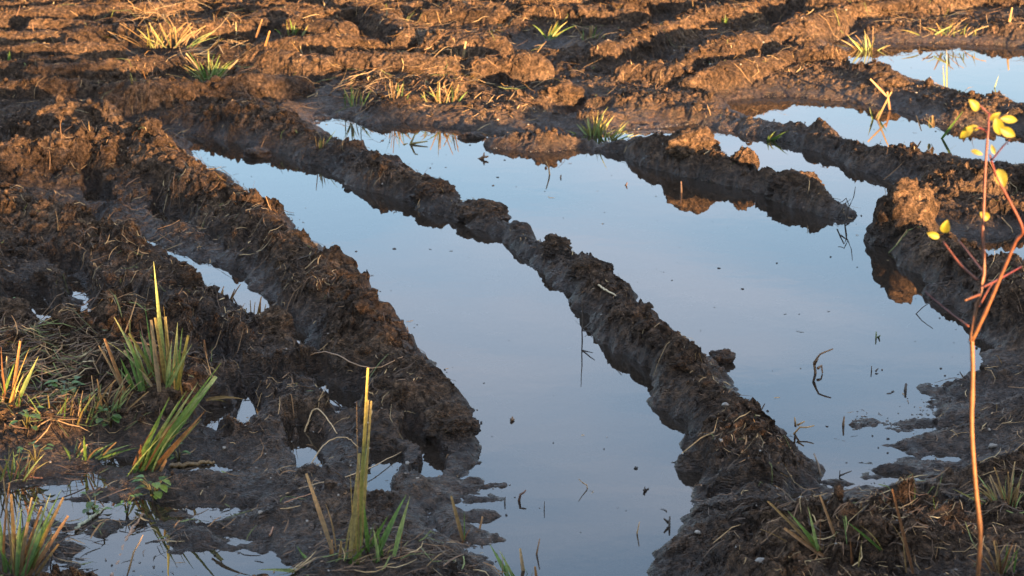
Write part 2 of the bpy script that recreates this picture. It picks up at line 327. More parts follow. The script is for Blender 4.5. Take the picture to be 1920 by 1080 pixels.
def make_mud():
    m, n, o = mat('wet_mud'); L = n.links
    g = nd(n, 'ShaderNodeNewGeometry'); b = nd(n, 'ShaderNodeBsdfPrincipled')
    P = g.outputs['Position']
    a1 = nd(n, 'ShaderNodeTexNoise', Scale=5.0, Detail=6.0, Roughness=.6); L.new(P, a1.inputs['Vector'])
    a2 = nd(n, 'ShaderNodeTexNoise', Scale=60.0, Detail=5.0, Roughness=.7); L.new(P, a2.inputs['Vector'])
    c1 = ramp(n, a1.outputs[0], [(.3, (.039, .0245, .0155)), (.5, (.081, .052, .033)), (.7, (.140, .093, .059))])
    c2 = ramp(n, a2.outputs[0], [(.34, (.22, .21, .20)), (.5, (.9, .9, .9)), (.68, (2.5, 2.4, 2.3))])
    c = mixc(n, 1.0, c1, c2, 'MULTIPLY')
    # pale specks: grit and chaff trodden into the mud
    v = nd(n, 'ShaderNodeTexVoronoi', Scale=170.0); L.new(P, v.inputs['Vector'])
    sp = ramp(n, v.outputs['Distance'], [(.10, (1, 1, 1)), (.2, (0, 0, 0))])
    wn = nd(n, 'ShaderNodeTexNoise', Scale=42.0, Detail=2.0); L.new(P, wn.inputs['Vector'])
    sp2 = ramp(n, wn.outputs[0], [(.56, (0, 0, 0)), (.64, (1, 1, 1))])
    c = mixc(n, mixc(n, 1.0, sp, sp2, 'MULTIPLY'), c, (.22, .17, .12))
    # fibres
    mp = nd(n, 'ShaderNodeMapping'); mp.inputs['Scale'].default_value = (40, 260, 160); mp.inputs['Rotation'].default_value = (0, 0, .5)
    dn = nd(n, 'ShaderNodeTexNoise', Scale=9.0, Detail=2.0); L.new(P, dn.inputs['Vector'])
    va = nd(n, 'ShaderNodeVectorMath', operation='MULTIPLY_ADD'); va.inputs[1].default_value = (.12, .12, .12)
    L.new(dn.outputs['Color'], va.inputs[0]); L.new(P, va.inputs[2]); L.new(va.outputs[0], mp.inputs[0])
    fn = nd(n, 'ShaderNodeTexNoise', Scale=1.0, Detail=2.0); L.new(mp.outputs[0], fn.inputs['Vector'])
    fr = ramp(n, fn.outputs[0], [(.62, (0, 0, 0)), (.70, (1, 1, 1))])
    c = mixc(n, mixc(n, 1.0, fr, (.55, .55, .55), 'MULTIPLY'), c, (.19, .125, .07))
    gy_ = nd(n, 'ShaderNodeTexNoise', Scale=2.4, Detail=4.0); L.new(P, gy_.inputs['Vector'])
    c = mixc(n, ramp(n, gy_.outputs[0], [(.45, (0, 0, 0)), (.62, (.6, .6, .6))]), c, mixc(n, 1.0, c, (.95, 1.0, 1.12), 'MULTIPLY'))
    # soaked close to the water
    sx = nd(n, 'ShaderNodeSeparateXYZ'); L.new(P, sx.inputs[0])
    wz = nd(n, 'ShaderNodeMath', operation='MULTIPLY_ADD'); wz.inputs[1].default_value = .05; L.new(a2.outputs[0], wz.inputs[0]); L.new(sx.outputs[2], wz.inputs[2])
    mr = nd(n, 'ShaderNodeMapRange'); mr.inputs[1].default_value = .02; mr.inputs[2].default_value = .10; L.new(wz.outputs[0], mr.inputs[0])
    dry = mr.outputs[0]
    c = mixc(n, dry, mixc(n, 1.0, c, (.50, .50, .54), 'MULTIPLY'), c)
    L.new(c, b.inputs['Base Color'])
    rr = nd(n, 'ShaderNodeMapRange'); rr.inputs[3].default_value = .24; rr.inputs[4].default_value = .88; L.new(dry, rr.inputs[0])
    rn = nd(n, 'ShaderNodeMath', operation='MULTIPLY_ADD'); rn.inputs[1].default_value = .35; L.new(a1.outputs[0], rn.inputs[0])
    rs = nd(n, 'ShaderNodeMath', operation='SUBTRACT'); rs.inputs[1].default_value = .17; L.new(rr.outputs[0], rs.inputs[0]); L.new(rs.outputs[0], rn.inputs[2])
    L.new(rn.outputs[0], b.inputs['Roughness']); sp_ = nd(n, 'ShaderNodeMapRange'); sp_.inputs[3].default_value = .55; sp_.inputs[4].default_value = .2; L.new(dry, sp_.inputs[0]); L.new(sp_.outputs[0], b.inputs['Specular IOR Level'])
    # relief
    b1 = nd(n, 'ShaderNodeTexNoise', Scale=55.0, Detail=8.0, Roughness=.74); L.new(P, b1.inputs['Vector'])
    bp = nd(n, 'ShaderNodeBump', Strength=1.0, Distance=.045); L.new(b1.outputs[0], bp.inputs['Height'])
    vb = nd(n, 'ShaderNodeTexVoronoi', Scale=105.0); vw = nd(n, 'ShaderNodeVectorMath', operation='MULTIPLY_ADD'); vw.inputs[1].default_value = (.02, .02, .02)
    L.new(a2.outputs['Color'], vw.inputs[0]); L.new(P, vw.inputs[2]); L.new(vw.outputs[0], vb.inputs['Vector'])
    bq = nd(n, 'ShaderNodeBump', Strength=.9, Distance=.007); bq.invert = True; L.new(vb.outputs['Distance'], bq.inputs['Height']); L.new(bp.outputs[0], bq.inputs['Normal'])
    bp2 = nd(n, 'ShaderNodeBump', Strength=1.0, Distance=.010); L.new(fn.outputs[0], bp2.inputs['Height']); L.new(bq.outputs[0], bp2.inputs['Normal'])
    L.new(bp2.outputs[0], b.inputs['Normal']); L.new(b.outputs[0], o.inputs[0])
    return m
MUD = make_mud()
def make_water():
    m, n, o = mat('still_water'); L = n.links
    gl = nd(n, 'ShaderNodeBsdfGlossy', Roughness=.0); gl.inputs['Color'].default_value = (1, 1, 1, 1)
    di = nd(n, 'ShaderNodeBsdfDiffuse'); di.inputs['Color'].default_value = (.034, .027, .021, 1)
    tr = nd(n, 'ShaderNodeBsdfTransparent'); tr.inputs['Color'].default_value = (.55, .42, .3, 1)
    fr = nd(n, 'ShaderNodeFresnel', IOR=1.45)
    m1 = nd(n, 'ShaderNodeMixShader'); m1.inputs[0].default_value = .45; L.new(di.outputs[0], m1.inputs[1]); L.new(tr.outputs[0], m1.inputs[2])
    m2 = nd(n, 'ShaderNodeMixShader'); L.new(fr.outputs[0], m2.inputs[0]); L.new(m1.outputs[0], m2.inputs[1]); L.new(gl.outputs[0], m2.inputs[2])
    g = nd(n, 'ShaderNodeNewGeometry')
    nz = nd(n, 'ShaderNodeTexNoise', Scale=7.0, Detail=3.0); L.new(g.outputs['Position'], nz.inputs['Vector'])
    bp = nd(n, 'ShaderNodeBump', Strength=.12, Distance=.002); L.new(nz.outputs[0], bp.inputs['Height'])
    L.new(bp.outputs[0], gl.inputs['Normal']); L.new(bp.outputs[0], fr.inputs['Normal'])
    L.new(m2.outputs[0], o.inputs[0]); return m
WATER = make_water()
def make_leafy(name, rough=.5, trans=.3, vary=.0):
    """colour from the mesh's own colour attribute, thin enough to let light through"""
    m, n, o = mat(name); L = n.links
    at = nd(n, 'ShaderNodeAttribute', attribute_name='Col')
    g = nd(n, 'ShaderNodeNewGeometry')
    nz = nd(n, 'ShaderNodeTexNoise', Scale=140.0, Detail=3.0); L.new(g.outputs['Position'], nz.inputs['Vector'])
    c = mixc(n, 1.0, at.outputs['Color'], ramp(n, nz.outputs[0], [(.3, (.62, .62, .6)), (.7, (1.25, 1.22, 1.15))]), 'MULTIPLY')
    b = nd(n, 'ShaderNodeBsdfPrincipled', Roughness=rough); L.new(c, b.inputs['Base Color'])
    t = nd(n, 'ShaderNodeBsdfTranslucent'); L.new(c, t.inputs['Color'])
    mm = nd(n, 'ShaderNodeMixShader'); mm.inputs[0].default_value = trans; L.new(b.outputs[0], mm.inputs[1]); L.new(t.outputs[0], mm.inputs[2])
    L.new(mm.outputs[0], o.inputs[0]); return m
BLADE = make_leafy('grass_blade'); STRAW = make_leafy('dead_straw', .65, .12); BARK = make_leafy('bark', .55, 0.0)
def make_stone():
    m, n, o = mat('pebble_stone'); L = n.links
    oi = nd(n, 'ShaderNodeNewGeometry')
    c = ramp(n, oi.outputs['Random Per Island'], [(0, (.20, .185, .16)), (.35, (.16, .12, .085)), (.6, (.26, .24, .21)), (1, (.11, .095, .08))])
    nz = nd(n, 'ShaderNodeTexNoise', Scale=120.0, Detail=4.0); L.new(oi.outputs['Position'], nz.inputs['Vector'])
    c = mixc(n, 1.0, c, ramp(n, nz.outputs[0], [(.3, (.6, .58, .55)), (.65, (1.1, 1.1, 1.1))]), 'MULTIPLY')
    b = nd(n, 'ShaderNodeBsdfPrincipled', Roughness=.45); L.new(c, b.inputs['Base Color']); L.new(b.outputs[0], o.inputs[0]); return m
STONE = make_stone()

# ------------------------------------------------------------------ mesh helpers
def tag(o, label=None, cat=None, group=None, kind=None):
    for k, v in (('label', label), ('category', cat), ('group', group), ('kind', kind)):
        if v: o[k] = v
    return o
def link(name, me, m=None, parent=None):
    o = bpy.data.objects.new(name, me); col.objects.link(o)
    if m: me.materials.append(m)
    if parent: o.parent = parent
    return o
def empty(name, loc):
    o = bpy.data.objects.new(name, None); col.objects.link(o); o.location = loc; o.empty_display_size = .05; return o
def build(name, V, F, m, parent=None, C=None, smooth=True, origin=None):
    V = np.asarray(V, np.float64)
    org = np.array(origin if origin is not None else (parent.location if parent else (0, 0, 0)))
    me = bpy.data.meshes.new(name); me.from_pydata((V - org).tolist(), [], [tuple(f) for f in F])
    if C is not None:
        ca = me.color_attributes.new('Col', 'FLOAT_COLOR', 'POINT')
        ca.data.foreach_set('color', np.c_[np.asarray(C), np.ones(len(V))].astype(np.float32).ravel())
    if smooth: me.polygons.foreach_set('use_smooth', [True] * len(me.polygons))
    me.update(); o = link(name, me, m, parent)
    if origin is not None: o.location = origin
    return o
def quad_mesh(name, V, Q, N=None):
    me = bpy.data.meshes.new(name); n = len(Q)
    me.vertices.add(len(V)); me.vertices.foreach_set('co', V.astype(np.float32).ravel())
    k = Q.shape[1]
    me.loops.add(n * k); me.loops.foreach_set('vertex_index', Q.astype(np.int32).ravel())
    me.polygons.add(n); me.polygons.foreach_set('loop_start', np.arange(0, n * k, k, dtype=np.int32))
    me.polygons.foreach_set('use_smooth', np.ones(n, bool)); me.update(calc_edges=True)
    if N is not None: me.normals_split_custom_set_from_vertices(N.astype(np.float32))
    return me

# ------------------------------------------------------------------ ground: one grid, fine where the photo looks, coarse out to the horizon
NCOL, NROW = 810, 1060
uf = np.linspace(-1, 1, NCOL); ue = 1 + np.cumsum(.02 * 1.17 ** np.arange(46))
U = np.concatenate([-ue[::-1], uf, ue])
yf = np.geomspace(3.55, 13.6, NROW)
yn = yf[0] - np.cumsum(.012 * 1.115 ** np.arange(46)); ya = yf[-1] + np.cumsum(.03 * 1.17 ** np.arange(48))
Yv = np.concatenate([yn[::-1], yf, ya])
hwid = .2262 * np.clip(Yv, 3.2, 16) + .34
X = (U[None, :] * hwid[:, None]).ravel(); Y = np.repeat(Yv, len(U))
Z, OWN = height(X, Y, True)
far = np.clip(ss(14, 22, Y) + ss(14, 22, np.abs(X)) + ss(1, -3, Y), 0, 1); Z = Z * (1 - far) + .04 * far
# torn, overhanging faces: push raised mud sideways with solid noise
k = ss(.015, .07, Z) * (1 - far)
X2 = X + k * (.016 * n3(X * 15, Y * 15, Z * 22, 70) + .012 * n3(X * 40, Y * 40, Z * 48, 71))
Y2 = Y + k * (.016 * n3(X * 15, Y * 15, Z * 22, 72) + .012 * n3(X * 40, Y * 40, Z * 48, 73))
V = np.c_[X2, Y2, Z]
nr, nc = len(Yv), len(U)
ii = (np.arange(nr - 1)[:, None] * nc + np.arange(nc - 1)[None, :]).ravel()
Q = np.c_[ii, ii + 1, ii + nc + 1, ii + nc]
# vertex normals of the whole sheet, kept when it is divided into ridges
Vg = V.reshape(nr, nc, 3); du = np.gradient(Vg, axis=1); dv = np.gradient(Vg, axis=0)
NRM = np.cross(du, dv).reshape(-1, 3); NRM /= np.linalg.norm(NRM, axis=1)[:, None] + 1e-12
fo = OWN[Q[:, 0]].copy()
NF = nc - 1
def largest(k):           # keep a ridge in one piece; stray crumbs of it stay with the ground
    todo = set(np.nonzero(fo == k)[0].tolist()); comps = []
    while todo:
        st = [todo.pop()]; c = []
        while st:
            f = st.pop(); c.append(f)
            for g in (f - 1, f + 1, f - NF, f + NF):
                if g in todo: todo.remove(g); st.append(g)
        comps.append(c)
    comps.sort(key=len)
    for c in comps[:-1]: fo[c] = -1
for _k in range(len(RK)): largest(_k)
def sub(name, sel, origin):
    q = Q[sel]; ids, inv = np.unique(q, return_inverse=True)
    me = quad_mesh(name, V[ids] - np.array(origin), inv.reshape(q.shape), NRM[ids])
    o = link(name, me, MUD); o.location = origin; return o
rid_sel = np.zeros(len(Q), bool)
for i, kname in enumerate(RK):
    s = fo == i
    if s.sum() < 60: continue
    rid_sel |= s; c = V[Q[s][:, 0]].mean(0)
    tag(sub('mud_ridge', s, (c[0], c[1], 0)), RIDGE_LABEL[kname], 'mud ridge', 'mud ridges around the flooded ruts')
ground = tag(sub('ground', ~rid_sel & (fo < 100), (0, 0, 0)), kind='structure')
for i in range(len(BARS)):
    s = fo == 100 + i
    if s.sum() < 60:
        continue
    c = V[Q[s][:, 0]].mean(0); o = sub('tread_bar', s, (c[0], c[1], 0)); o.parent = ground
me = bpy.data.meshes.new('water')
me.from_pydata([(-9, 2.2, 0), (9, 2.2, 0), (9, 14.5, 0), (-9, 14.5, 0)], [], [(0, 1, 2, 3)])
tag(link('water', me, WATER), kind='structure')

# ------------------------------------------------------------------ hedge behind the camera, whose shade lies over the near mud
def leaf_cloud(seed, n, rx, ry, h, size):
    r = np.random.default_rng(seed)
    t = r.uniform(0, 2 * np.pi, n); rad = np.sqrt(r.uniform(0.05, 1, n)); zz = r.uniform(.03, 1, n)
    prof = np.sqrt(np.clip(1 - (np.abs(zz - .45) / .56) ** 2.6, .02, 1))
    lob = 1 + .28 * np.sin(3 * t + seed) * np.sin(5 * zz + seed)
    c = np.c_[rx * rad * prof * lob * np.cos(t), ry * rad * prof * lob * np.sin(t), h * zz * (1 + .16 * np.sin(4 * t + 2 * seed))]
    a = r.normal(size=(n, 3)); a /= np.linalg.norm(a, axis=1)[:, None]
    b = np.cross(a, r.normal(size=(n, 3))); b /= np.linalg.norm(b, axis=1)[:, None]
    s = size * r.uniform(.6, 1.3, n)[:, None]
    Vv = np.stack([c - a * s, c + b * s * .5, c + a * s, c - b * s * .5], 1).reshape(-1, 3)
    F = np.arange(4 * n).reshape(-1, 4)
    cc = np.repeat(np.array([.05, .075, .025]) * r.uniform(.6, 1.5, (n, 1)), 4, 0)
    return Vv, F, cc
def tube(path, radii, seg=6, colr=None):
    P = [Vector(p) for p in path]; Vv, F, C = [], [], []
    for i, p in enumerate(P):
        d = (P[min(i + 1, len(P) - 1)] - P[max(i - 1, 0)]).normalized()
        u = d.cross(Vector((.13, .3, .95))).normalized() if abs(d.z) < .95 else d.cross(Vector((1, .2, 0))).normalized(); v = d.cross(u)
        for j in range(seg):
            a = 2 * math.pi * j / seg; Vv.append(p + (u * math.cos(a) + v * math.sin(a)) * radii[i]); C.append(colr[i] if colr else (.1, .07, .05))
    for i in range(len(P) - 1):
        for j in range(seg):
            F.append((i * seg + j, i * seg + (j + 1) % seg, (i + 1) * seg + (j + 1) % seg, (i + 1) * seg + j))
    F.append(tuple(range(seg))[::-1]); F.append(tuple(range((len(P) - 1) * seg, len(P) * seg)))
    return Vv, F, C
HEDGE = [(-6.5, 1.2), (-4.9, 1.3), (-3.4, 1.22), (-1.9, 1.3), (-.5, 1.2), (.9, 1.26), (2.2, 1.3), (3.5, 1.24), (4.6, 1.18), (5.6, 1.08), (6.4, 1.25), (7.2, 1.38), (7.9, 1.36), (8.9, 1.14), (9.7, 1.22), (11.1, 1.22), (12.6, 1.12), (14.0, 1.2), (15.6, 1.1)]
ORD = ['leftmost', 'second', 'third', 'fourth', 'fifth', 'sixth', 'seventh', 'eighth', 'ninth', 'tenth', 'eleventh', 'twelfth', 'thirteenth', 'fourteenth', 'fifteenth', 'sixteenth', 'seventeenth', 'eighteenth', 'nineteenth']
crowns = []
for q in range(3):
    Vv, F, C = leaf_cloud(q + 1, 3400, 1.0, .6, 1.0, .05)
    me = bpy.data.meshes.new('crown'); me.from_pydata(Vv.tolist(), [], F.tolist())
    ca = me.color_attributes.new('Col', 'FLOAT_COLOR', 'POINT'); ca.data.foreach_set('color', np.c_[C, np.ones(len(C))].astype(np.float32).ravel())
    me.materials.append(BLADE); crowns.append(me)
for i, (hx, hh) in enumerate(HEDGE):
    t = empty('hedge_bush', (hx, -5 + .25 * math.sin(i * 2.3), .03))
    tag(t, 'leafy green hedge bush behind the viewer, %s' % (ORD[i] if i == 0 else ORD[i] + ' from the left'), 'bush', 'hedge behind the viewer')
    c = bpy.data.objects.new('crown', crowns[i % 3]); col.objects.link(c); c.parent = t; c.scale = (.8, 1, hh); c.rotation_euler = (0, 0, i * 1.7)
    Vv, F, C = tube([(0, 0, -.1), (.03, .02, .4), (.0, .05, .85)], [.05, .04, .02])
    o = build('trunk', Vv, F, BARK, C=C); o.parent = t

# ------------------------------------------------------------------ clods and crumbs
def ico(sub):
    import bmesh
    b = bmesh.new(); bmesh.ops.create_icosphere(b, subdivisions=sub, radius=1)
    v = np.array([p.co[:] for p in b.verts]); f = np.array([[q.index for q in p.verts] for p in b.faces]); b.free(); return v, f
IV, IF = ico(1); IV4, IF4 = ico(5)
def clod(label, px, py, rx, rz, seed, ry=None, z0=None, lean=(0, 0)):
    x, y = gp(px, py); z = hz(x, y) if z0 is None else z0
    v = IV4.copy(); ry = ry or rx
    d = 1 + .30 * n3(v[:, 0] * 1.3 + seed * 7, v[:, 1] * 1.3, v[:, 2] * 1.3, seed) + .20 * n3(v[:, 0] * 3 + seed, v[:, 1] * 3, v[:, 2] * 3, seed + 1) + .11 * n3(v[:, 0] * 7, v[:, 1] * 7, v[:, 2] * 7, seed + 2) \
        + .07 * n3(v[:, 0] * 15, v[:, 1] * 15, v[:, 2] * 15, seed + 3)
    v = v * d[:, None] * np.array([rx, ry, rz]); v[:, 0] += lean[0] * v[:, 2]; v[:, 1] += lean[1] * v[:, 2]
    o = build('mud_clod', v + np.array([x, y, z]), IF4.tolist(), MUD, origin=(x, y, z))
    return tag(o, label, 'mud clod', 'loose mud clods on the ridges')
clod('big upright mud clod at the right pool edge, left of the sapling', 1696, 452, .10, .14, 11, .085, .035, (.12, .1))
clod('sunlit orange clod on the highest point of the left ridge', 280, 322, .055, .075, 12, .05, .12)
clod('rounded clod at the right end of the sunlit mound beside the narrow rut', 815, 382, .075, .045, 13, .06, .03)
clod('rounded clod where the curving middle ridge begins', 905, 415, .08, .038, 14, .06, .025)
clod('small dark clod on the crest of the middle ridge near its bend', 1045, 492, .042, .034, 15, .04, .045)
clod('dark round clod on the middle ridge below its bend', 1105, 540, .05, .034, 16, .05, .05)
clod('squarish clod standing on the far broken mud bar', 1300, 318, .09, .06, 17, .07, .08)
clod('smaller knob beside the squarish clod on the far broken bar', 1395, 335, .045, .06, 18, .04, .05)
clod('low rounded clod near the right tip of the far broken bar', 1490, 372, .085, .05, 19, .06, .035)
clod('sunlit crumbly clod in front of the dark trench by the tall sedge', 362, 572, .028, .03, 20, .025, .07)
clod('torn clod at the right end of the ridge before the trench', 520, 655, .045, .05, 21, .04, .06)
clod('orange sunlit clod at the left edge above the sedge clump', 25, 628, .06, .05, 22, .06, .05)
clod('round sunlit clod behind the far shore bar', 1050, 205, .09, .06, 23, .07, .05)
clod('small black clod in the water beside the middle ridge', 1352, 678, .03, .022, 24, .025, .008)
clod('tiny islet clod at the far end of the narrow rut', 482, 292, .05, .022, 25, .04, .005)
clod('low clod in the wide pool in front of the shore bar', 885, 258, .045, .018, 26, .03, .002)
clod('sunlit clod on the bank left of the top right pool', 1660, 180, .08, .045, 27, .08, .05)
clod('clod at the right end of the left ridge, by the water', 845, 822, .06, .045, 28, .055, .03)
def fan(n, r, y0=3.6, y1=13.4):
    y = np.sqrt(r.uniform(y0 ** 2, y1 ** 2, n)); return r.uniform(-1, 1, n) * (.2262 * y + .3), y
r = np.random.default_rng(21)
cx, cy = fan(120000, r); cz, cown = height(cx, cy, True)
wgt = ss(.02, .08, cz) * (.15 + ss(-.1, .5, n2(cx * 3, cy * 3, 77))) * (1.0 / (1 + (cy / 11) ** 2))
keep = r.uniform(0, 1, len(cx)) < wgt * .6; cx, cy, cz = cx[keep], cy[keep], cz[keep]
nC = len(cx); size = .003 + .012 * r.uniform(0, 1, nC) ** 3 + .012 * r.uniform(0, 1, nC) * (r.uniform(0, 1, nC) < .10)
Vc = IV[None] * (1 + .35 * r.normal(size=(nC, len(IV), 1)) * .6) * (size[:, None, None] * r.uniform(.6, 1.3, (nC, 1, 3)))
Vc = Vc + np.stack([cx, cy, cz + size * .25], 1)[:, None, :]
Fc = (IF[None] + (np.arange(nC) * len(IV))[:, None, None]).reshape(-1, 3)
tag(link('mud_crumbs', quad_mesh('mud_crumbs', Vc.reshape(-1, 3), Fc), MUD), 'loose crumbs of dark soil scattered over the mud ridges', 'soil crumbs', kind='stuff')
# pebbles pressed into the mud: the small ones
px_, py_ = fan(3500, r, 3.7, 11); pz = height(px_, py_); k = (pz > .012) & (r.uniform(0, 1, len(px_)) < .16 + .5 * (py_ < 5.2)); px_, py_, pz = px_[k], py_[k], pz[k]
nP = len(px_); ps = .0022 + .0045 * r.uniform(0, 1, nP) ** 2.5
Vp = IV[None] * (1 + .08 * r.normal(size=(nP, len(IV), 1))) * (ps[:, None, None] * r.uniform(.7, 1.35, (nP, 1, 3)) * np.array([1, 1, .7])) + np.stack([px_, py_, pz + ps * .25], 1)[:, None, :]
tag(link('grit', quad_mesh('grit', Vp.reshape(-1, 3), (IF[None] + (np.arange(nP) * len(IV))[:, None, None]).reshape(-1, 3)), STONE), 'small pale grit pressed into the mud', 'grit', kind='stuff')
IV3, IF3 = ico(3)
def pebble(label, px, py, rpx, seed):
    x, y = gp(px, py); z = hz(x, y); x, y = gp(px, py, z); z = hz(x, y); rr = rpx * .8 / FPX * math.hypot(y, CAM_H)
    v = IV3 * (1 + .34 * n3(IV3[:, 0] * 1.1 + seed, IV3[:, 1] * 1.1, IV3[:, 2] * 1.1, seed))[:, None] * np.array([rr * 1.15, rr * .9, rr * .72])
    o = build('pebble', v + np.array([x, y, z + rr * .12]), IF3.tolist(), STONE, origin=(x, y, z)); tag(o, label, 'pebble', 'larger pebbles lying in the mud')
pebble('smooth pale pebble on the lower end of the middle ridge', 1376, 897, 9, 1)
pebble('pale pebble set in the flank of the middle ridge', 1360, 775, 8, 2)
pebble('large tan pebble at the bottom edge below the middle ridge', 1427, 1046, 13, 3)
pebble('white pebble left of the pair at the bottom right bank', 1473, 1042, 8, 4)
pebble('white pebble right of the pair at the bottom right bank', 1494, 1044, 8, 5)
pebble('pale pebble at the water edge of the bottom right bank', 1558, 950, 8, 6)
pebble('whitish pebble on the lowest mud tongue by the sapling stem', 1862, 829, 9, 7)
pebble('white pebble low on the crest of the left ridge by the rut', 590, 462, 7, 8)
pebble('small pale pebble on the left ridge above the bent straw', 706, 637, 7, 9)
pebble('white pebble on the sunlit ground at the top centre', 1095, 112, 7, 10)
pebble('tan pebble on the thin shore bar at the far side', 916, 230, 6, 11)
pebble('brown pebble on the bottom right bank near the thin twig', 1625, 965, 8, 12)

# ------------------------------------------------------------------ straw and root fibres trodden into the mud
def straw_mesh(name, x, y, L, wd, az, lift, colr, bend, r, tilt=None):
    n = len(x); T = np.array([-.5, -.17, .17, .5]); dx, dy = np.cos(az), np.sin(az)
    off = bend[:, None] * (T ** 2 * 4 - .4)[None] * L[:, None] * .25
    PX = x[:, None] + dx[:, None] * T * L[:, None] - dy[:, None] * off; PY = y[:, None] + dy[:, None] * T * L[:, None] + dx[:, None] * off
    H = height(PX.ravel(), PY.ravel()).reshape(n, 4); H = np.maximum(H, .0)
    line = np.linspace(0, 1, 4)[None] * (H[:, 3:] - H[:, :1]) + H[:, :1]
    ZZ = np.maximum(.5 * (H + line), H - .004) + lift[:, None] + .0025
    if tilt is not None: ZZ = ZZ + (T + .5)[None] * (tilt * L)[:, None]
    t = np.array([.7, 1, .9, .35])[None] * wd[:, None] * .5
    A = np.stack([PX - dy[:, None] * t, PY + dx[:, None] * t, ZZ + t * .8], -1); B = np.stack([PX + dy[:, None] * t, PY - dx[:, None] * t, ZZ - t * .3], -1)
    Vs = np.stack([A, B], 2).reshape(n, 8, 3)
    f = np.array([[0, 1, 3, 2], [2, 3, 5, 4], [4, 5, 7, 6]]); Fs = (f[None] + (np.arange(n) * 8)[:, None, None]).reshape(-1, 4)
    me = quad_mesh(name, Vs.reshape(-1, 3), Fs)
    ca = me.color_attributes.new('Col', 'FLOAT_COLOR', 'POINT')
    ca.data.foreach_set('color', np.c_[np.repeat(colr, 8, 0), np.ones(n * 8)].astype(np.float32).ravel())
    return link(name, me, STRAW)
PAL = np.array([(.34, .22, .10), (.42, .31, .16), (.13, .075, .04), (.07, .045, .028), (.22, .12, .05), (.13, .16, .04)])
def straw_colours(n, r, p): return PAL[r.choice(6, n, p=p)] * r.uniform(.6, 1.25, (n, 1))
sx_, sy_ = fan(185000, r, 3.7, 13.2); sz_ = height(sx_, sy_)
k = (sz_ > .006) & (r.uniform(0, 1, len(sx_)) < (.12 + .75 * ss(-.15, .5, n2(sx_ * 2.3, sy_ * 2.3, 90))) * (.35 + .65 * ss(.01, .06, sz_)) * np.clip(5.2 / sy_, .42, 1))
sx_, sy_ = sx_[k], sy_[k]; n = len(sx_)
L = .008 + .045 * r.uniform(0, 1, n) ** 2.2 + .06 * (r.uniform(0, 1, n) < .05)
o = straw_mesh('straw_litter', sx_, sy_, L, .0010 + .0022 * r.uniform(0, 1, n) ** 2, r.uniform(0, 2 * np.pi, n), r.uniform(-.002, .004, n), straw_colours(n, r, [.20, .10, .29, .24, .14, .03]), r.normal(size=n) * .8, r,
               np.where(r.uniform(0, 1, n) < .14, r.uniform(.2, .9, n), r.uniform(0, .12, n)))
tag(o, 'bits of dead straw and root fibre lying all over the mud', 'straw', kind='stuff')
def patch(label, cpx, cpy, rx, ry, n, Lm, p, seed, lift=.03):
    r = np.random.default_rng(seed); a = r.normal(size=(n, 2)) * .5; P = np.array([gp(cpx + q[0] * rx, cpy + q[1] * ry) for q in a])
    k = height(P[:, 0], P[:, 1]) > -.004; P = P[k]; n = len(P)
    o = straw_mesh('straw_mat', P[:, 0], P[:, 1], Lm * r.uniform(.4, 1.3, n), r.uniform(.0009, .0034, n), r.normal(size=n) * .7 + r.choice([0, np.pi], n), r.uniform(0, lift, n), straw_colours(n, r, p), r.normal(size=n) * .4, r, r.uniform(-.1, .35, n))
    tag(o, label, 'straw', kind='stuff')
patch('thick mat of dead grass and straw at the left edge', 95, 730, 190, 120, 900, .075, [.16, .06, .34, .18, .12, .14], 5, .02)
patch('flattened yellow straw on the sunlit mud at top left', 320, 70, 150, 45, 260, .13, [.4, .25, .05, .05, .15, .1], 6, .04)
patch('dry straw strewn round the tuft at upper left', 385, 140, 110, 30, 160, .11, [.4, .2, .1, .05, .15, .1], 7)
patch('dry grass strewn behind the far shore bar', 770, 185, 230, 38, 300, .08, [.32, .2, .1, .08, .15, .15], 8)
patch('dead grass litter along the bottom edge', 720, 1075, 300, 40, 240, .06, [.16, .08, .3, .26, .08, .12], 9, .012)
patch('dead grass litter on the bottom right bank', 1720, 1010, 330, 90, 480, .045, [.16, .08, .32, .26, .08, .1], 10, .006)
patch('straw strewn over the sunlit ground at top right', 1600, 60, 500, 70, 420, .09, [.36, .2, .12, .1, .15, .07], 11)
patch('straw strewn over the sunlit ground at top centre', 880, 70, 420, 80, 420, .09, [.36, .2, .12, .1, .15, .07], 12)
patch('chaff lodged in the crest of the left ridge', 450, 400, 260, 160, 500, .05, [.26, .16, .25, .15, .15, .03], 13, .008)

